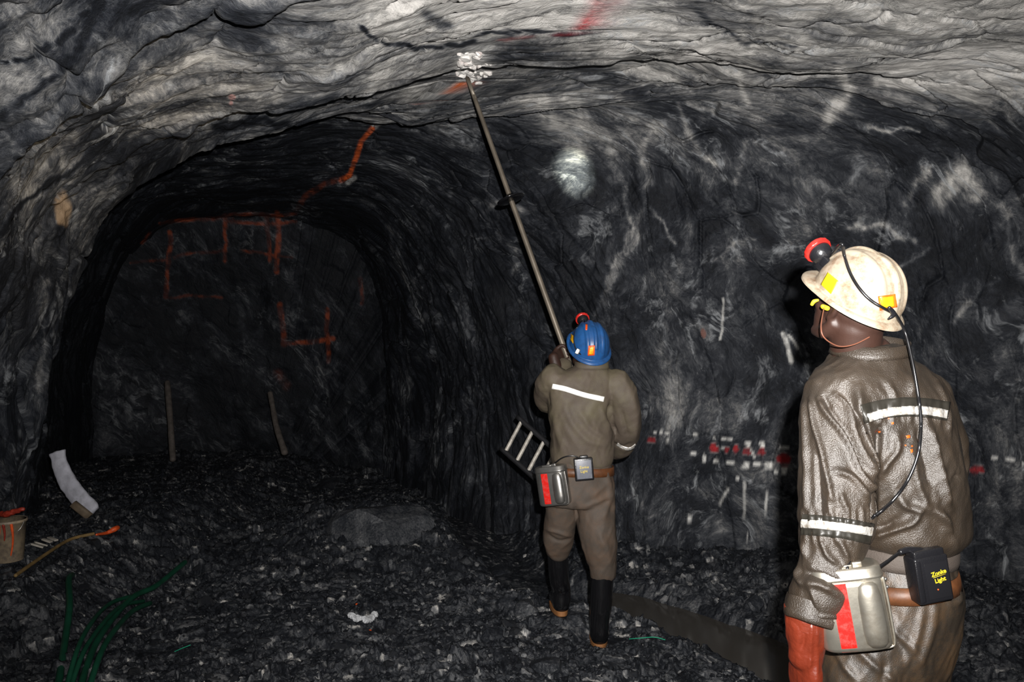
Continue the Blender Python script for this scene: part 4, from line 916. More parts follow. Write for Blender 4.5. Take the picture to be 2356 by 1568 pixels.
def self_rescuer(base_c, M, h, label, steel, depth_label=None, buckle=True):
    """belt-worn steel breathing canister: M columns right, away, up; h half sizes"""
    root = thing('self_rescuer', base_c - M @ np.array((0, 0, h[2])), label, 'breathing canister')
    n = 72; C, U, Vv = [], [], []
    zs = [(-1, .80), (-.985, .90), (-.95, .965), (-.88, 1), (-.2, 1), (.55, 1), (.70, 1.0)]
    for z, s in zs: C.append(base_c + M @ np.array((0, 0, z * h[2]))); U.append(M[:, 0] * h[0] * s); Vv.append(M[:, 1] * h[1] * s)
    V, F = loft(C, U, Vv, n, 3.6); body = mesh_obj('canister_body', V, F, steel, root); BV = bvh_of(V, F)
    C, U, Vv = [], [], []
    for z, s in [(.70, 1.0), (.71, 1.045), (.76, 1.05), (.78, 1.02), (.94, 1.0), (.985, .93), (1.0, .85)]: C.append(base_c + M @ np.array((0, 0, z * h[2]))); U.append(M[:, 0] * h[0] * s); Vv.append(M[:, 1] * h[1] * s)
    V, F = loft(C, U, Vv, n, 3.6); mesh_obj('canister_lid', V, F, steel, root)
    # pressed half-round panel on the outer face
    C, U, Vv = [], [], []
    for z, s in [(-.93, .05), (-.90, .6), (-.8, .9), (-.5, 1), (.3, .95), (.55, .8), (.64, .5), (.66, .05)]:
        C.append(base_c + M @ np.array((h[0] * .50, -h[1] * .88, z * h[2]))); U.append(M[:, 0] * h[0] * .36 * s); Vv.append(M[:, 1] * h[1] * .34 * s)
    V, F = loft(C, U, Vv, 36, 2.0); mesh_obj('pressed_panel', V, F, steel, root)
    # rim wire along the outer edge
    e = [base_c + M @ np.array((h[0] * x, -h[1] * .55, h[2] * z)) for x, z in ((1.0, .66), (1.02, .2), (1.02, -.4), (1.0, -.85), (.9, -.98), (.5, -1.0))]
    V, F = tube(e, [.0030] * 6, 10); mesh_obj('rim_wire', V, F, steel, root)
    # red band
    V, F = [], []
    x0, x1 = -.52 * h[0], -.08 * h[0]
    for g in (0, 1):
        for i in range(13):
            for j in range(7):
                x = x0 + (x1 - x0) * j / 6; z = (-.96 + 1.62 * i / 12) * h[2]
                yy = -h[1] * (1 - abs(x / h[0]) ** 3.6) ** (1 / 3.6) * (1 if z > -.88 * h[2] else 1 - .10 * ((-.88 - z / h[2]) / .1))
                V.append(base_c + M @ np.array((x, yy - .0006 - .0006 * g, z)))
    for g in (0, 1):
        for i in range(12):
            for j in range(6):
                a = g * 91 + i * 7 + j; f = (a, a + 1, a + 8, a + 7); F.append(f if g else f[::-1])
    o = mesh_obj('red_band', V, F, M_red, root); o['label'] = 'red painted band'
    V, F = merge([box(base_c + M @ np.array((-h[0] * .1, -h[1] * .6, h[2] * 1.03)), (h[0] * .30, h[1] * .25, .004), M, .002), box(base_c + M @ np.array((h[0] * .35, -h[1] * .5, h[2] * 1.04)), (h[0] * .14, h[1] * .2, .006), M, .002)])
    mesh_obj('lid_latch', V, F, steel, root)
    V, F = box(base_c + M @ np.array((0, h[1] * 1.03, h[2] * .3)), (h[0] * .4, .004, h[2] * .35), M, .002); mesh_obj('belt_loop', V, F, M_leather, root)
rm = np.array(Matrix.Rotation(math.radians(-14), 3, 'Z') @ Matrix.Rotation(math.radians(-10), 3, 'Y'))
self_rescuer(Wp(1956, 1390, 1.785), rm, (.074, .045, .091), 'large dented steel canister with red band on the belt of the person in white hat', M_steel)
# belt rivets
for q in ((2037, 1331), (2041, 1349)):
    V, F = ball(Wp(q[0], q[1], 1.838), .0045, 12, 8); mesh_obj('belt_rivet', V, F, M_steelb, near)

# ================================================================== the miner with the bar
fb = (0.33, 4.25, 0.0)
far = thing('person', fb, 'person in blue hard hat and brown overalls pushing a long bar against the roof', 'person')
yb = 0.10
jr2 = [Rr(1362, 838, 4.14, .075, .068, yb), Rr(1358, 846, 4.14, .085, .075, yb), Rr(1350, 856, 4.14, .130, .082, yb), Rr(1342, 872, 4.14, .172, .095, yb), Rr(1338, 905, 4.15, .178, .110, yb), Rr(1336, 950, 4.16, .165, .118, yb),
       Rr(1338, 1000, 4.17, .160, .122, yb), Rr(1340, 1035, 4.18, .162, .122, yb), Rr(1340, 1055, 4.18, .160, .118, yb), Rr(1340, 1068, 4.18, .148, .108, yb)]
TIPh, _ = shoot(SHELL, 1075, 178)
Hl = Wp(1302, 812, 4.52)
bdir0 = TIPh - Hl; bdir = bdir0 / np.linalg.norm(bdir0)
low = Hl - bdir * 0.64          # lower end of the bar
Hr = Hl - bdir * 0.50
larm = [Wp(1276, 868, 4.13), Wp(1262, 895, 4.20), Wp(1266, 922, 4.33), Wp(1285, 880, 4.43), Wp(1298, 838, 4.50)]
larmr = [.072, .070, .062, .050, .040]
rarm2 = [Wp(1415, 880, 4.14), Wp(1437, 930, 4.15), Wp(1438, 985, 4.20), Wp(1428, 1030, 4.30), Wp(1400, 1030, 4.40)]
rarm2r = [.078, .078, .074, .056, .045]
V, F = fuse([slabs(jr2, 50), tube(larm, larmr, 30), tube(rarm2, rarm2r, 30)], 0.0075, 8)
ridges = [([(1405, 925), (1402, 950), (1408, 975), (1420, 1000)], 5, -.022), ([(1380, 930), (1392, 965), (1408, 985)], 6, .010), ([(1300, 930), (1315, 970), (1350, 1010), (1400, 1025)], 8, .010), ([(1330, 940), (1360, 985), (1400, 1010)], 7, .008), ([(1275, 950), (1285, 1000), (1300, 1050)], 7, .009),
          ([(1430, 940), (1438, 975), (1445, 1005)], 4, -.010), ([(1450, 900), (1462, 960), (1455, 1010)], 6, .008), ([(1262, 890), (1265, 940)], 5, -.010), ([(1310, 870), (1340, 895), (1370, 890)], 8, .006), ([(1408, 1018), (1435, 1026), (1455, 1015)], 4, -.010)]
V = sculpt(V, F, ridges, .012, 6.5, 2.6, 43)
mesh_obj('overall_jacket', V, F, M_dry, far); JB2 = bvh_of(V, F)
ring_band([(*r[:3], r[3], r[4], yb, 0.0, 0.1) for r in [Rr(1361, 846, 4.13, .088, .078), Rr(1361, 838, 4.13, .084, .076), Rr(1361, 830, 4.135, .083, .075)]], M_dry, 'collar', far)
lay('reflective_stripe', patch(JB2, [(1271, 888), (1300, 894), (1345, 908), (1389, 918)], 12, 50, 4, .004), M_tape, far, .0015, 'bright white reflective stripe across the back')
lay('sleeve_band', patch(JB2, [(1420, 1020), (1435, 1029), (1450, 1031), (1463, 1022)], 7, 30, 3, .004), M_silver, far, .0015, 'silver reflective band at the right elbow')
tr2 = [Rr(1340, 1056, 4.18, .150, .110, yb), Rr(1339, 1090, 4.18, .158, .116, yb), Rr(1336, 1125, 4.18, .170, .125, yb), Rr(1337, 1158, 4.18, .168, .115, yb)]
LT_, RT_ = Wp(1283, 1262, 4.30), Wp(1386, 1320, 4.14)
ll2 = [Wp(1298, 1130, 4.19), Wp(1292, 1175, 4.21), Wp(1286, 1220, 4.25), Wp(1283, 1245, 4.28), Wp(1282, 1262, 4.30)]
rl2 = [Wp(1366, 1130, 4.18), Wp(1370, 1190, 4.16), Wp(1380, 1250, 4.14), Wp(1386, 1295, 4.14), Wp(1387, 1318, 4.14)]
V, F = fuse([slabs(tr2, 44), tube(ll2, [.088, .082, .078, .076, .064], 32), tube(rl2, [.094, .098, .088, .066, .060], 32)], 0.0075, 6)
ridges = [([(1322, 1160), (1330, 1200)], 4, -.015), ([(1256, 1215), (1290, 1225), (1315, 1232)], 4, .010), ([(1258, 1228), (1285, 1242), (1312, 1238)], 4, -.010), ([(1395, 1090), (1400, 1140), (1385, 1200)], 6, .010), ([(1410, 1100), (1408, 1180)], 5, .008), ([(1340, 1165), (1380, 1150), (1400, 1135)], 5, .008),
          ([(1365, 1140), (1395, 1110)], 5, .006), ([(1375, 1220), (1395, 1270)], 6, .006)]
V = sculpt(V, F, ridges, .011, 7, 2.8, 53); mesh_obj('trousers', V, F, M_drytr, far)
ring_band([(*r[:3], r[3], r[4], yb, -.02, 0) for r in [Rr(1340, 1089, 4.18, .163, .122), Rr(1340, 1080, 4.18, .162, .122), Rr(1340, 1070, 4.18, .160, .120)]], M_leather, 'leather_belt', far)
FLo, FRo = Wp(1291, 1412, 4.38), Wp(1379, 1487, 4.15)
boot(far, Wp(1282, 1250, 4.30), FLo, FLo[2], .1, .058); boot(far, Wp(1386, 1308, 4.14), FRo, FRo[2], -.05, .060)
hM2 = frame(math.radians(10), math.radians(35)); ho2 = Wp(1356, 797, 4.13); hc2 = ho2 - hM2 @ np.array((0, 0, .026))
xax = bdir; 
lh = ortho(np.stack([xax, np.array([.55, .75, 0]), np.zeros(3)], 1)); lh = np.stack([xax, lh[:, 1], np.cross(xax, lh[:, 1])], 1)
def grip(hand_at, A, side): return hand_at - A @ np.array((0, .088, -.030))
def reax(B, y, side):
    y = np.array(y, float); y -= B * y.dot(B); y /= np.linalg.norm(y); x = B * side; return np.stack([x, y, np.cross(x, y)], 1)
Al = reax(bdir, (.6, .8, 0), 1); Ar = reax(bdir, (-.9, .3, 0), -1)
wl, wr = grip(Hl, Al, 1), grip(Hr, Ar, -1)
larm[-1] = wl
bp = head_parts(hc2, hM2, Wp(1361, 850, 4.14)) + [slabs(shrink(jr2[2:], .78), 36), slabs(shrink(tr2, .8), 36), tube(larm[:4] + [wl], [.048, .048, .045, .038, .030], 20), tube(rarm2[:4] + [wr * .6 + rarm2[3] * .4, wr], [.05, .05, .046, .04, .036, .030], 20),
     tube(ll2, [.07, .066, .055, .052, .048], 22), tube([ll2[-1], FLo + (0, 0, .12), FLo + (0, .1, .06)], [.044, .034, .028], 18), tube(rl2, [.07, .066, .055, .052, .048], 22), tube([rl2[-1], FRo + (0, 0, .12), FRo + (0, .1, .06)], [.044, .034, .028], 18)]
bp += hand_parts(wl, Al, (.9, 1.1, .8), 1.0, 1, 0, .0) + hand_parts(wr, Ar, (.9, 1.1, .8), 1.0, 1, 0, .0)
V, F = fuse(bp, .005, 3); mesh_obj('body', V, F, M_skin, far); eyes(hc2, hM2, far)
V, F = ball(hc2 + hM2 @ np.array((-.012, 0, .03)), (.094, .080, .100), 28, 18, M=hM2); mesh_obj('hair', V, F, M_hair, far)
hat2, HH2 = hard_hat(ho2, hM2, M_blue, far, .89)
o = lay('sticker', quad_patch(HH2, [(1354, 795), (1369, 794), (1368, 817), (1352, 818)], 6, .0015), M_org, hat2, .001, 'orange reflective sticker')
lay('sticker_centre', quad_patch(HH2, [(1357, 799), (1366, 798), (1364, 814), (1355, 815)], 5, .0022), M_orgy, o, .0005)
lay('sticker', quad_patch(HH2, [(1313, 767), (1320, 772), (1319, 790), (1312, 782)], 5, .0015), M_orgy, hat2, .001, 'amber sticker')
lay('sticker', quad_patch(HH2, [(1347, 745), (1352, 745), (1351, 759), (1347, 759)], 5, .0015), M_org, hat2, .001, 'small orange sticker')
lamp2 = thing('cap_lamp', Wp(1343, 1105, 4.03), 'red-rimmed cap lamp on the blue hard hat, cabled to a grey belt battery', 'headlamp')
lo2 = ho2 + hM2 @ np.array((.130, 0.018, .078)); cap_lamp(lo2, hM2, lamp2, .92)
cab = [lo2 + hM2 @ np.array((-.034, 0, .010))]
for q in ((1342, 735), (1328, 752), (1320, 775), (1324, 800), (1336, 815)):
    s = near_surf(HH2, *q, .004); cab.append(s if s is not None else Wp(*q, 4.05))
V, F = tube(cab, [.0032] * len(cab), 10); mesh_obj('cable', V, F, M_cable, lamp2)
V, F = tube([Wp(1275, 1066, 4.06), Wp(1295, 1052, 4.03), Wp(1318, 1048, 4.02), Wp(1340, 1056, 4.02)], [.0034] * 4, 10); mesh_obj('cable', V, F, M_cable, lamp2)
V, F = box(Wp(1329, 808, 4.02), (.010, .003, .014), np.array(Matrix.Rotation(.5, 3, 'Y')), .002); mesh_obj('cable_clip', V, F, M_steelb, lamp2)
bM2 = np.array(Matrix.Rotation(math.radians(-5), 3, 'Y')); bc2 = Wp(1343, 1078, 4.035)
V, F = merge([box(bc2, (.047, .022, .056), bM2, .005), box(bc2 + (0, 0, .06), (.02, .014, .008), bM2, .003)]); mesh_obj('battery_case', V, F, M_black, lamp2)
V, F = box(bc2 + (0, -.023, 0), (.038, .002, .046), bM2, .001); bl2 = mesh_obj('battery_faceplate', V, F, M_grey, lamp2)
text_mesh('Zonke', .018, bc2 + (0, -.0256, .006), bM2, M_stitch, bl2); text_mesh('Light', .018, bc2 + (0, -.0256, -.014), bM2, M_stitch, bl2)
rm2 = np.array(Matrix.Rotation(math.radians(-22), 3, 'Z') @ Matrix.Rotation(math.radians(-9), 3, 'Y'))
self_rescuer(Wp(1273, 1115, 4.02), rm2, (.078, .048, .098), 'shiny steel canister with red band on the belt of the person in blue hat', M_steelb)
# headlamp beam striking the rock
hl, _ = shoot(SHELL, 1322, 398)
add_light('headlamp_beam', 'SPOT', lo2 + hM2[:, 0] * .035, hl, 1300, (1, 1, .82), .004, math.radians(11), 1.0)
hl2, _ = shoot(SHELL, 200, 400)
add_light('headlamp_beam', 'SPOT', lo + hM[:, 0] * .04, hl2, 170, (1, .78, .5), .01, math.radians(30), 1.0)

# the scaling bar
bar = thing('scaling_bar', low, 'long steel bar reaching from the hands of the person in blue hat to the roof', 'bar')
L_ = np.linalg.norm(TIPh - low)
V, F = tube([low, low + bdir * L_ * .5, TIPh - bdir * .12], [.0160, .0160, .0125], 20); mesh_obj('shaft', V, F, M_bar, bar)
V, F = loft([TIPh - bdir * .14, TIPh - bdir * .05, TIPh + bdir * .01], [np.array((.013, 0, 0)), np.array((.012, 0, 0)), np.array((.014, 0, 0))], [np.cross(bdir, (1, 0, 0)) * a for a in (.013, .008, .003)], 16, 3); mesh_obj('chisel_tip', V, F, M_bar, bar)
h, n_ = Wp(1182, 470, 4.75), 36
tt = np.dot(h - low, bdir); gcn = low + bdir * tt
bx = np.cross(bdir, (0, 1, 0)); bx /= np.linalg.norm(bx); by = np.cross(bdir, bx)
V, F = loft([gcn + bdir * z for z in (-.014, -.010, -.004, .002, .010, .03)], [bx * r for r in (.020, .055, .080, .083, .040, .018)], [by * r for r in (.020, .055, .080, .083, .040, .018)], n_)
mesh_obj('hand_guard', V, F, M_rubber, bar)
# ------------------------------------------------------------------ things lying about
rng = random.Random(4); nrng = np.random.RandomState(8)
M_sack = simple('dirty_white_plastic', (0.62, 0.62, 0.70), 0.6, var=0.12, scale=20, dirt=(0.2, 0.2, 0.2), dirt_amt=0.5, dscale=14, bump=.4)
M_tan = simple('tan_dust_paper', (0.16, 0.12, 0.08), 0.7, var=.3, scale=20)
M_pail = simple('stained_cream_plastic', (0.42, 0.33, 0.22), 0.5, var=.15, scale=20, dirt=(0.03, 0.03, 0.06), dirt_amt=.9, dscale=14)
M_opaint = simple('orange_paint', (0.75, 0.10, 0.02), .45, var=.3, scale=40)
M_rpaint = simple('dried_red_paint', (0.30, 0.03, 0.015), .5, var=.4, scale=40)
M_wood = simple('grimy_wood', (0.22, 0.14, 0.05), .7, var=.4, scale=18)
M_pole = simple('dark_timber', (0.10, 0.085, 0.075), .8, var=.4, scale=18)
M_green = simple('green_plastic_tube', (0.007, 0.06, 0.032), .4, spec=.5, var=.3, scale=12)
M_greenl = simple('green_twine', (0.02, 0.36, 0.20), .5)
M_pale = simple('pale_wood', (0.40, 0.37, 0.32), .7, var=.2, scale=30)
M_rung = simple('worn_alloy_rung', (0.46, 0.43, 0.38), .5, metal=.2, var=.3, scale=24, dirt=(.1, .09, .08), dirt_amt=.7, dscale=40)
M_rail = simple('black_rail', (.010, .010, .012), .6)
M_paper = simple('crumpled_white_plastic', (0.52, .53, .55), .5, var=.2, scale=40)
M_water = simple('muddy_water', (0.066, 0.059, 0.050), .12, spec=.5)
# muddy water standing in the ditch
wp = spline(np.vstack([DITCH[:4], [(0.50, 5.02)]]), 60); wt = np.gradient(wp, axis=0); wt /= np.linalg.norm(wt, axis=1, keepdims=True); wnm = np.stack([wt[:, 1], -wt[:, 0]], 1)
V, F = [], []
for i in range(60):
    for j in range(9):
        q = wp[i] + wnm[i] * (j / 8 - .5) * .9; V.append((q[0], q[1], WATER))
for i in range(59):
    for j in range(8): a = i * 9 + j; F.append((a, a + 1, a + 10, a + 9))
Vw = np.array(V); nn = vnormals(Vw, F).mean(0)
if nn[2] < 0: F = [f[::-1] for f in F]
o = mesh_obj('puddle_water', Vw, F, M_water, base=(1.12, 4.38, WATER)); tag(o, 'long puddle of muddy water lying in the ditch beside the person in blue hat', 'puddle', kind='stuff')

def rock_mesh(r, seed, flat=.6, sub=2):
    bm = bmesh.new(); bmesh.ops.create_icosphere(bm, subdivisions=sub, radius=1)
    V = np.array([v.co[:] for v in bm.verts]); F = [tuple(v.index for v in f.verts) for f in bm.faces]; bm.free()
    rs = np.random.RandomState(seed)
    for k in range(14):      # chip flat facets off the ball
        d = rs.normal(size=3); d /= np.linalg.norm(d); c = rs.uniform(.45, .85); t = V @ d
        V = V - d[None] * np.maximum(0, t - c)[:, None]
    V = V * (np.array([1, rs.uniform(.55, .9), flat]) * r)
    V += .04 * r * np.stack([noise3(V[:, 0] * 3 / r, V[:, 1] * 3 / r, V[:, 2] * 3 / r + k * 9, seed) for k in range(3)], 1)
    a = rs.uniform(0, 6.28); R = np.array([[math.cos(a), -math.sin(a), 0], [math.sin(a), math.cos(a), 0], [0, 0, 1]])
    tl = rs.uniform(-.4, .4); Rx = np.array([[1, 0, 0], [0, math.cos(tl), -math.sin(tl)], [0, math.sin(tl), math.cos(tl)]])
    return V @ (R @ Rx).T, F
def add_rock(px, py, wpx, tone, label, flat=.6, name='rock', group=None, seed=None, sub=3, aspect=None):
    c = on_floor(px, py); r = wpx / 2 * c[1] / FPX; V, F = rock_mesh(r, seed if seed is not None else int(px * 7 + py), flat, sub)
    c = c + np.array([0, r * .3, r * flat * .12])
    o = mesh_obj(name, V + c, F, M_floor, base=c, smooth=False); set_attr(o.data, 'tone', 'FLOAT', np.full(len(V), tone) + .1 * noise3(V[:, 0] * 9, V[:, 1] * 9, V[:, 2] * 9, 3)); tag(o, label, 'rock', group); return o
big = [(880, 1228, 310, .42, 'broad flat-topped grey boulder crowning the rubble mound in the middle distance', .45), (750, 1122, 95, .26, 'pale-edged flat slab of rock far behind the rubble mound', .4),
       (1215, 1412, 95, .44, 'pale pointed grey rock just left of the left boot of the person in blue hat', .6), (1285, 1432, 70, .26, 'dark angular rock under the heel of the left boot', .5), (1330, 1432, 60, .30, 'square grey rock between the two black boots', .6),
       (1150, 1325, 125, .22, 'long low grey slab at the edge of the dark ditch', .35), (1170, 1396, 62, .22, 'rounded dark rock left of the pale pointed rock', .6), (1130, 1470, 70, .18, 'dark upright stone in the loose rubble below the pale pointed rock', .8),
       (1265, 1540, 130, .28, 'large grey slab at the bottom edge left of the right boot', .35), (130, 1400, 60, .40, 'pale layered rock in the left corner beside the green tubes', .6), (1095, 1300, 20, .6, 'small white stone on the ditch edge slab', .6),
       (840, 1288, 16, .8, 'bright white pebble on the rubble below the boulder', .8), (1207, 1280, 16, .8, 'bright white pebble across the ditch from the slab', .8), (575, 1215, 24, .5, 'lone pale chip of rock left of the boulder', .8), (460, 1527, 20, .75, 'bright white stone near the bottom edge left of centre', .8),
       (625, 1380, 50, .34, 'pale flat stone amid the rubble left of the crumpled white plastic', .45), (1560, 1300, 34, .3, 'small pale rock at the foot of the right wall', .6), (1740, 1395, 60, .16, 'dull rounded rock at the wall foot above the puddle', .8),
       (1205, 1510, 26, .5, 'pale triangular chip near the bottom left of the large slab', .6), (990, 1415, 44, .30, 'flat grey stone right of the crumpled white plastic', .5), (1010, 1345, 36, .26, 'narrow grey stone on the slope above the flat stone', .5)]
for px, py, wpx, tn, lab, fl_ in big: add_rock(px, py, wpx, tn - .02, lab, fl_, name='boulder' if wpx > 200 else 'rock')
# alike pieces of broken rock
protos = [rock_mesh(1.0, 100 + k, .55 + .1 * (k % 3), 2) for k in range(7)]; pmesh = {}
k = 0
while k < 90:
    px, py = rng.uniform(-20, 1500), rng.uniform(1230, 1565)
    if 1230 < px < 1430: continue
    if px > 1380 and py > 1370 + (px - 1380) * .25 and py < 1500: continue
    c = on_floor(px, py); r = rng.uniform(.018, .045) * (1 + .4 * (rng.random() > .9)); q = k % 7; tn = rng.choice((.0, .05, .1, .15, .25, .4))
    key = (q, tn)
    if key not in pmesh:
        V, F = protos[q]; o = mesh_obj('stone', V, F, M_floor, smooth=False, base=(0, 0, 0)); set_attr(o.data, 'tone', 'FLOAT', np.full(len(V), tn) + .1 * noise3(V[:, 0] * 2, V[:, 1] * 2, V[:, 2] * 2, 3)); pmesh[key] = o
    else: o = pmesh[key].copy(); COL.objects.link(o)
    o.location = Vector((c[0], c[1] + r * .2, c[2] + r * .12)); o.scale = (r, r, r); o.rotation_euler = (0, 0, rng.uniform(0, 6.28)); tag(o, 'small loose broken grey stone lying on the rubble floor among many alike', 'stone', 'loose broken stones on the rubble floor'); k += 1
# uncountable fragments
VV, FF, tn, n0 = [], [], [], 0
small = [rock_mesh(1.0, 300 + k, .5 + .1 * (k % 4), 1) for k in range(9)]
bank = np.array([(rng.uniform(-.56, .52), rng.uniform(0, 1) ** 1.5) for _ in range(7500)])
for t, u in bank:
    y = 3.3 + u * 4.5; x = (y + 0) * t * 1.15
    if y < 3.2: continue
    d = min(math.hypot(x - a, y - b) for a, b in spline(DITCH, 60)[::4]); 
    if d < .26: continue
    if abs(x) > 3.2: continue
    r = abs(rng.gauss(.008, .007)) + .005; V, F = small[rng.randrange(9)]; VV.append(np.concatenate([V * r + np.array((x, y, 0)), ])); FF.append(np.array(F) + n0); n0 += len(V); q = rng.random(); tn.append(np.full(len(V), rng.uniform(-.12, .2) if q < .9 else rng.uniform(.35, .75)))
VV = np.concatenate(VV); cen = np.repeat(np.array([v.mean(0) for v in np.split(VV, np.cumsum([len(a) for a in tn])[:-1])]), [len(a) for a in tn], 0)
zc, _ = floor_z(cen[:, 0], cen[:, 1]); VV[:, 2] += zc + .003
o = mesh_obj('rock_rubble', VV, np.concatenate(FF), M_floor, smooth=False, base=(0, 4, 0)); set_attr(o.data, 'tone', 'FLOAT', np.concatenate(tn)); tag(o, 'fine grey rock chips strewn over the mine floor', 'rubble', kind='stuff')

def ray_tube(name, pts, r, mat, label, cat, lift=.01, group=None, depth=None, rs=None):
    P_ = []
    for i, q in enumerate(pts):
        c = on_floor(q[0], q[1]); lf = q[2] if len(q) > 2 else lift
        P_.append(c + np.array([0, 0, lf]))
    V, F = tube(P_, rs if rs else [r] * len(P_), 12, 8); o = mesh_obj(name, V, F, mat, base=P_[0]); tag(o, label, cat, group); return o
# bucket of paint
def pail(c, r, h):
    root = thing('paint_bucket', c, 'paint-stained cream plastic bucket at the left edge of the picture', 'bucket'); n = 48
    prof = [(0, .0), (.80, 0), (.84, .01), (1.0, 1.0), (1.05, 1.0), (1.05, .94), (1.01, .93)]
    V = [c + np.array((r * a * math.cos(t), r * a * math.sin(t), h * z)) for a, z in prof for t in np.linspace(0, 2 * math.pi, n, endpoint=False)]
    V += [c + np.array((r * a * math.cos(t), r * a * math.sin(t), h * z)) for a, z in [(.96, .99), (.8, .03), (.0, .03)] for t in np.linspace(0, 2 * math.pi, n, endpoint=False)]
    F = [(i * n + j, i * n + (j + 1) % n, (i + 1) * n + (j + 1) % n, (i + 1) * n + j) for i in (0, 1, 2, 3, 4, 5, 7, 8) for j in range(n)]
    F += [(3 * n + j, 7 * n + j, 7 * n + (j + 1) % n, 3 * n + (j + 1) % n) for j in range(n)]
    body = mesh_obj('bucket_body', V, F, M_pail, root)
    for k, a0 in enumerate((4.1, 4.35, 4.75, 5.05, 5.5)):
        L0 = .35 + .6 * ((k * 37) % 10) / 10; pts = [c + np.array((r * (.84 + .16 * z) * 1.012 * math.cos(a0 + .06 * math.sin(z * 7 + k)), r * (.84 + .16 * z) * 1.012 * math.sin(a0 + .06 * math.sin(z * 7 + k)), h * z)) for z in (.93, .93 - L0 * .3, .93 - L0 * .6, .93 - L0 * .9)]
        V, F = tube(pts, [.008, .006, .005, .003], 8); mesh_obj('paint_drip', V, F, M_opaint if k % 2 == 0 else M_rpaint, body)
    pts = [c + np.array((r * 1.05 * math.cos(t), -r * .5 * abs(math.sin(t)) - .01, h * .95 - .0 + .05 * math.sin(t) * 0 - h * .35 * math.sin(t))) for t in np.linspace(0, math.pi, 9)]
    V, F = tube(pts, [.0025] * 9, 8); mesh_obj('bucket_handle', V, F, M_steelb, root)
pc = on_floor(18, 1288); pail(pc, .092, .23)
top = pc + np.array((0, 0, .245))
V, F = fuse([tube([top + (-.05, 0, .01), top + (.02, -.02, .02), top + (.10, -.02, .045)], [.014, .018, .010], 14)], .004, 3); V = V + vnormals(V, F) * (.006 * fbm(V[:, 0] * 50, V[:, 1] * 50, V[:, 2] * 50, 2, 3))[:, None]
o = mesh_obj('paint_rag', V, F, M_rpaint, base=top); tag(o, 'red paint-soaked rag lying across the top of the cream bucket', 'rag')
# rolled white sack propped against the left wall
s0, s1 = on_floor(205, 1182), None
Ys = s0[1]; sp = [Wp(132, 1040, Ys + .15), Wp(140, 1075, Ys + .12), Wp(160, 1115, Ys + .08), Wp(187, 1150, Ys + .03), Wp(214, 1178, Ys)]
C = spline(np.array(sp), 30); T_ = np.gradient(C, axis=0); T_ /= np.linalg.norm(T_, axis=1, keepdims=True); U = np.cross(T_, (0, 1, 0)); U /= np.linalg.norm(U, axis=1, keepdims=True); Wd = np.interp(np.linspace(0, 1, 30), [0, .12, .3, .7, .95, 1], [.058, .048, .056, .062, .060, .050]) * Ys / 5.5
V, F = loft(C, U * Wd[:, None], np.cross(T_, U) * (Wd * .42)[:, None], 40, 2.6); N = vnormals(V, F); V = V + N * (.007 * fbm(V[:, 0] * 14, V[:, 1] * 14, V[:, 2] * 10, 3, 5, .5, True))[:, None]
sk = thing('plastic_sack', s0, 'long narrow white plastic sack propped up against the left wall', 'sack'); mesh_obj('sack_body', V, F, M_sack, sk)
V, F = loft([Wp(168, 1158, Ys - .06), Wp(186, 1172, Ys - .06), Wp(206, 1188, Ys - .06)], [np.array((.02, 0, .02))] * 3, [np.array((0, .02, 0))] * 3, 24, 3); mesh_obj('sack_label', V, F, M_tan, sk)
# painting pole with orange tip, on the bank
ray_tube('wooden_pole', [(36, 1336), (100, 1290), (160, 1252), (215, 1238)], .010, M_wood, 'long yellow-brown stick lying on the rubble in front of the bucket', 'stick', .03)
ray_tube('paint_brush', [(222, 1240), (245, 1236), (262, 1228), (270, 1224)], .014, M_opaint, 'small orange paint-covered brush head at the end of the yellow-brown stick', 'brush', .03, rs=[.007, .011, .018, .016])
for k, (a, b, nm) in enumerate((((72, 1258), (100, 1266), 'nearest the bucket'), ((80, 1254), (108, 1262), 'second from the bucket'), ((98, 1247), (118, 1254), 'third from the bucket'), ((112, 1243), (130, 1250), 'farthest from the bucket'))):
    p, q = on_floor(*a) + (0, 0, .02), on_floor(*b) + (0, 0, .02); m_ = (p + q) / 2; d = q - p; an = math.atan2(d[2], math.hypot(d[0], d[1])); R = np.array(Matrix.Rotation(math.atan2(d[1], d[0]), 3, 'Z') @ Matrix.Rotation(-an, 3, 'Y'))
    V, F = box(m_, (np.linalg.norm(d) / 2, .012, .005), R, .002); o = mesh_obj('wood_slat', V, F, M_pale, base=m_); tag(o, 'short pale wood slat beside the cream bucket, ' + nm, 'slat', 'pale slats beside the bucket')
# green tubes in the left foreground
gl = [([(132, 1600), (150, 1500), (160, 1430), (158, 1360), (165, 1330)], .013, 'leftmost green plastic tube, rising almost straight from the bottom left'), ([(150, 1600), (190, 1500), (250, 1420), (320, 1375)], .009, 'thin green tube second from the left in the bottom left bundle'),
      ([(160, 1600), (200, 1520), (270, 1430), (330, 1390)], .009, 'thin green tube in the middle of the bottom left bundle'), ([(180, 1605), (225, 1500), (300, 1410), (360, 1370), (425, 1300)], .013, 'longest green tube of the bundle curving off to the right into the dark'), ([(200, 1610), (240, 1520), (300, 1440), (345, 1395)], .011, 'rightmost thick green tube of the bottom left bundle')]
for pts, r, lab in gl:
    pts = [(x, y, .02 + .06 * math.sin(math.pi * i / (len(pts) - 1))) for i, (x, y) in enumerate(pts)]; ray_tube('plastic_tube', pts, r * 1.25, M_green, lab, 'tube', group='bundle of green tubes')
ray_tube('green_twine', [(1448, 1478), (1475, 1476), (1505, 1474), (1530, 1480)], .0022, M_greenl, 'thin bright green twine beside the puddle right of the boots', 'twine', .02)
ray_tube('green_twine', [(402, 1505), (420, 1497), (438, 1490)], .002, M_greenl, 'short bright green twine scrap in the left foreground rubble', 'twine', .015)
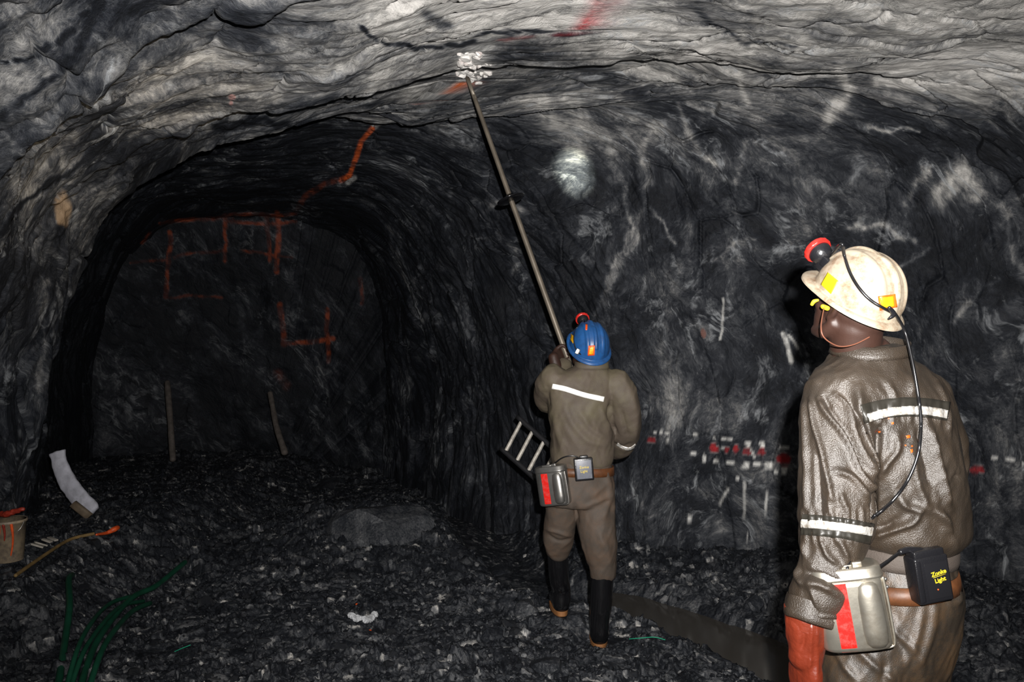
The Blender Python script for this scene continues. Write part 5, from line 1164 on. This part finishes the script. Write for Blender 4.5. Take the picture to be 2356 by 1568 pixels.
# crumpled white plastic
P_ = [on_floor(x, y) + (0, 0, .012) for x, y in ((806, 1420), (822, 1428), (840, 1430), (856, 1428), (862, 1418))]
V, F = fuse([tube(P_, [.012, .016, .014, .018, .014], 14)], .003, 1); V = V + vnormals(V, F) * (.010 * fbm(V[:, 0] * 45, V[:, 1] * 45, V[:, 2] * 45, 3, 3, .6, True))[:, None]
o = mesh_obj('plastic_wrapper', V, F, M_paper, base=P_[0], smooth=False); tag(o, 'twisted scrap of white plastic wrapping on the rubble in the lower middle', 'litter')
# orange paint chips
for x, y, r, lab in ((1115, 1203, .022, 'orange paint-marked stone by the dark ditch'), (852, 1453, .010, 'small orange chip below the crumpled white plastic'), (677, 1418, .009, 'tiny orange chip left of the crumpled white plastic'), (820, 1393, .010, 'small orange chip above the crumpled white plastic'), (803, 1235, .012, 'dull orange chip on the left side of the boulder'), (930, 1226, .012, 'dull orange chip on the right side of the boulder')):
    c = on_floor(x, y); V, F = rock_mesh(r, int(x), .6, 2); o = mesh_obj('paint_marked_stone', V + c + (0, 0, .01), F, M_opaint, base=c, smooth=False); tag(o, lab, 'stone')
# ladder leaning behind the miner
lt = thing('ladder', Wp(1300, 1080, 4.9), 'short ladder with dark rails and pale rungs behind the person in blue hat', 'ladder')
u0, u1 = Wp(1190, 958, 5.05), Wp(1330, 1082, 4.75); l0, l1 = Wp(1152, 1030, 5.0), Wp(1292, 1154, 4.7)
for a, b in ((u0, u1), (l0, l1)):
    V, F = tube([a, (a + b) / 2, b], [.016] * 3, 12, round_ends=False); mesh_obj('rail', V, F, M_rail, lt)
for i in range(5):
    t = .08 + i * .19; V, F = tube([u0 + (u1 - u0) * t, (u0 + (u1 - u0) * t + l0 + (l1 - l0) * t) / 2, l0 + (l1 - l0) * t], [.0125] * 3, 14); mesh_obj('rung', V, F, M_rung, lt)
# timber poles standing against the end face
for pts, lab in (([(385, 880), (392, 970), (398, 1056)], 'thin timber pole standing at the left of the dark end face'), ([(622, 905), (636, 980), (655, 1040)], 'thin timber pole leaning at the middle of the dark end face')):
    Yp = 8.6; V, F = tube([Wp(x, y, Yp + (.5 if i == 0 else .2 * (2 - i))) for i, (x, y) in enumerate(pts)], [.030, .032, .034], 14); V = V + vnormals(V, F) * (.006 * fbm(V[:, 0] * 12, V[:, 1] * 12, V[:, 2] * 6, 2, 3))[:, None]
    o = mesh_obj('timber_pole', V, F, M_pole, base=Wp(*pts[-1], Yp)); tag(o, lab, 'pole', 'poles at the end face')

# chalk-white mineral crust where the bar meets the roof
M_crust = simple('white_mineral', (.82, .80, .76), .6, var=.12, scale=30, dirt=(.45, .25, .24), dirt_amt=.6, dscale=14)
parts = []
for i in range(34):
    a = rng.uniform(0, 6.28); q = rng.random() ** .6; x, y = 1085 + 44 * q * math.cos(a), 150 + 34 * q * math.sin(a)
    if i == 0: x, y = 1052, 168
    if i == 1: x, y = 1109, 168
    if i == 2: x, y = 1100, 191
    c, n_ = shoot(SHELL, x, y)
    if c is None or abs(c[1] - TIPh[1]) > 1.2: continue
    V, F = rock_mesh((.030 if i < 3 else rng.uniform(.012, .042)), 500 + i, .7, 2); parts.append((V + c, F))
V, F = merge(parts); o = mesh_obj('mineral_crust', V, F, M_crust, base=TIPh, smooth=False); tag(o, 'patch of chalk-white broken mineral on the roof where the bar tip pries', 'mineral', kind='stuff')
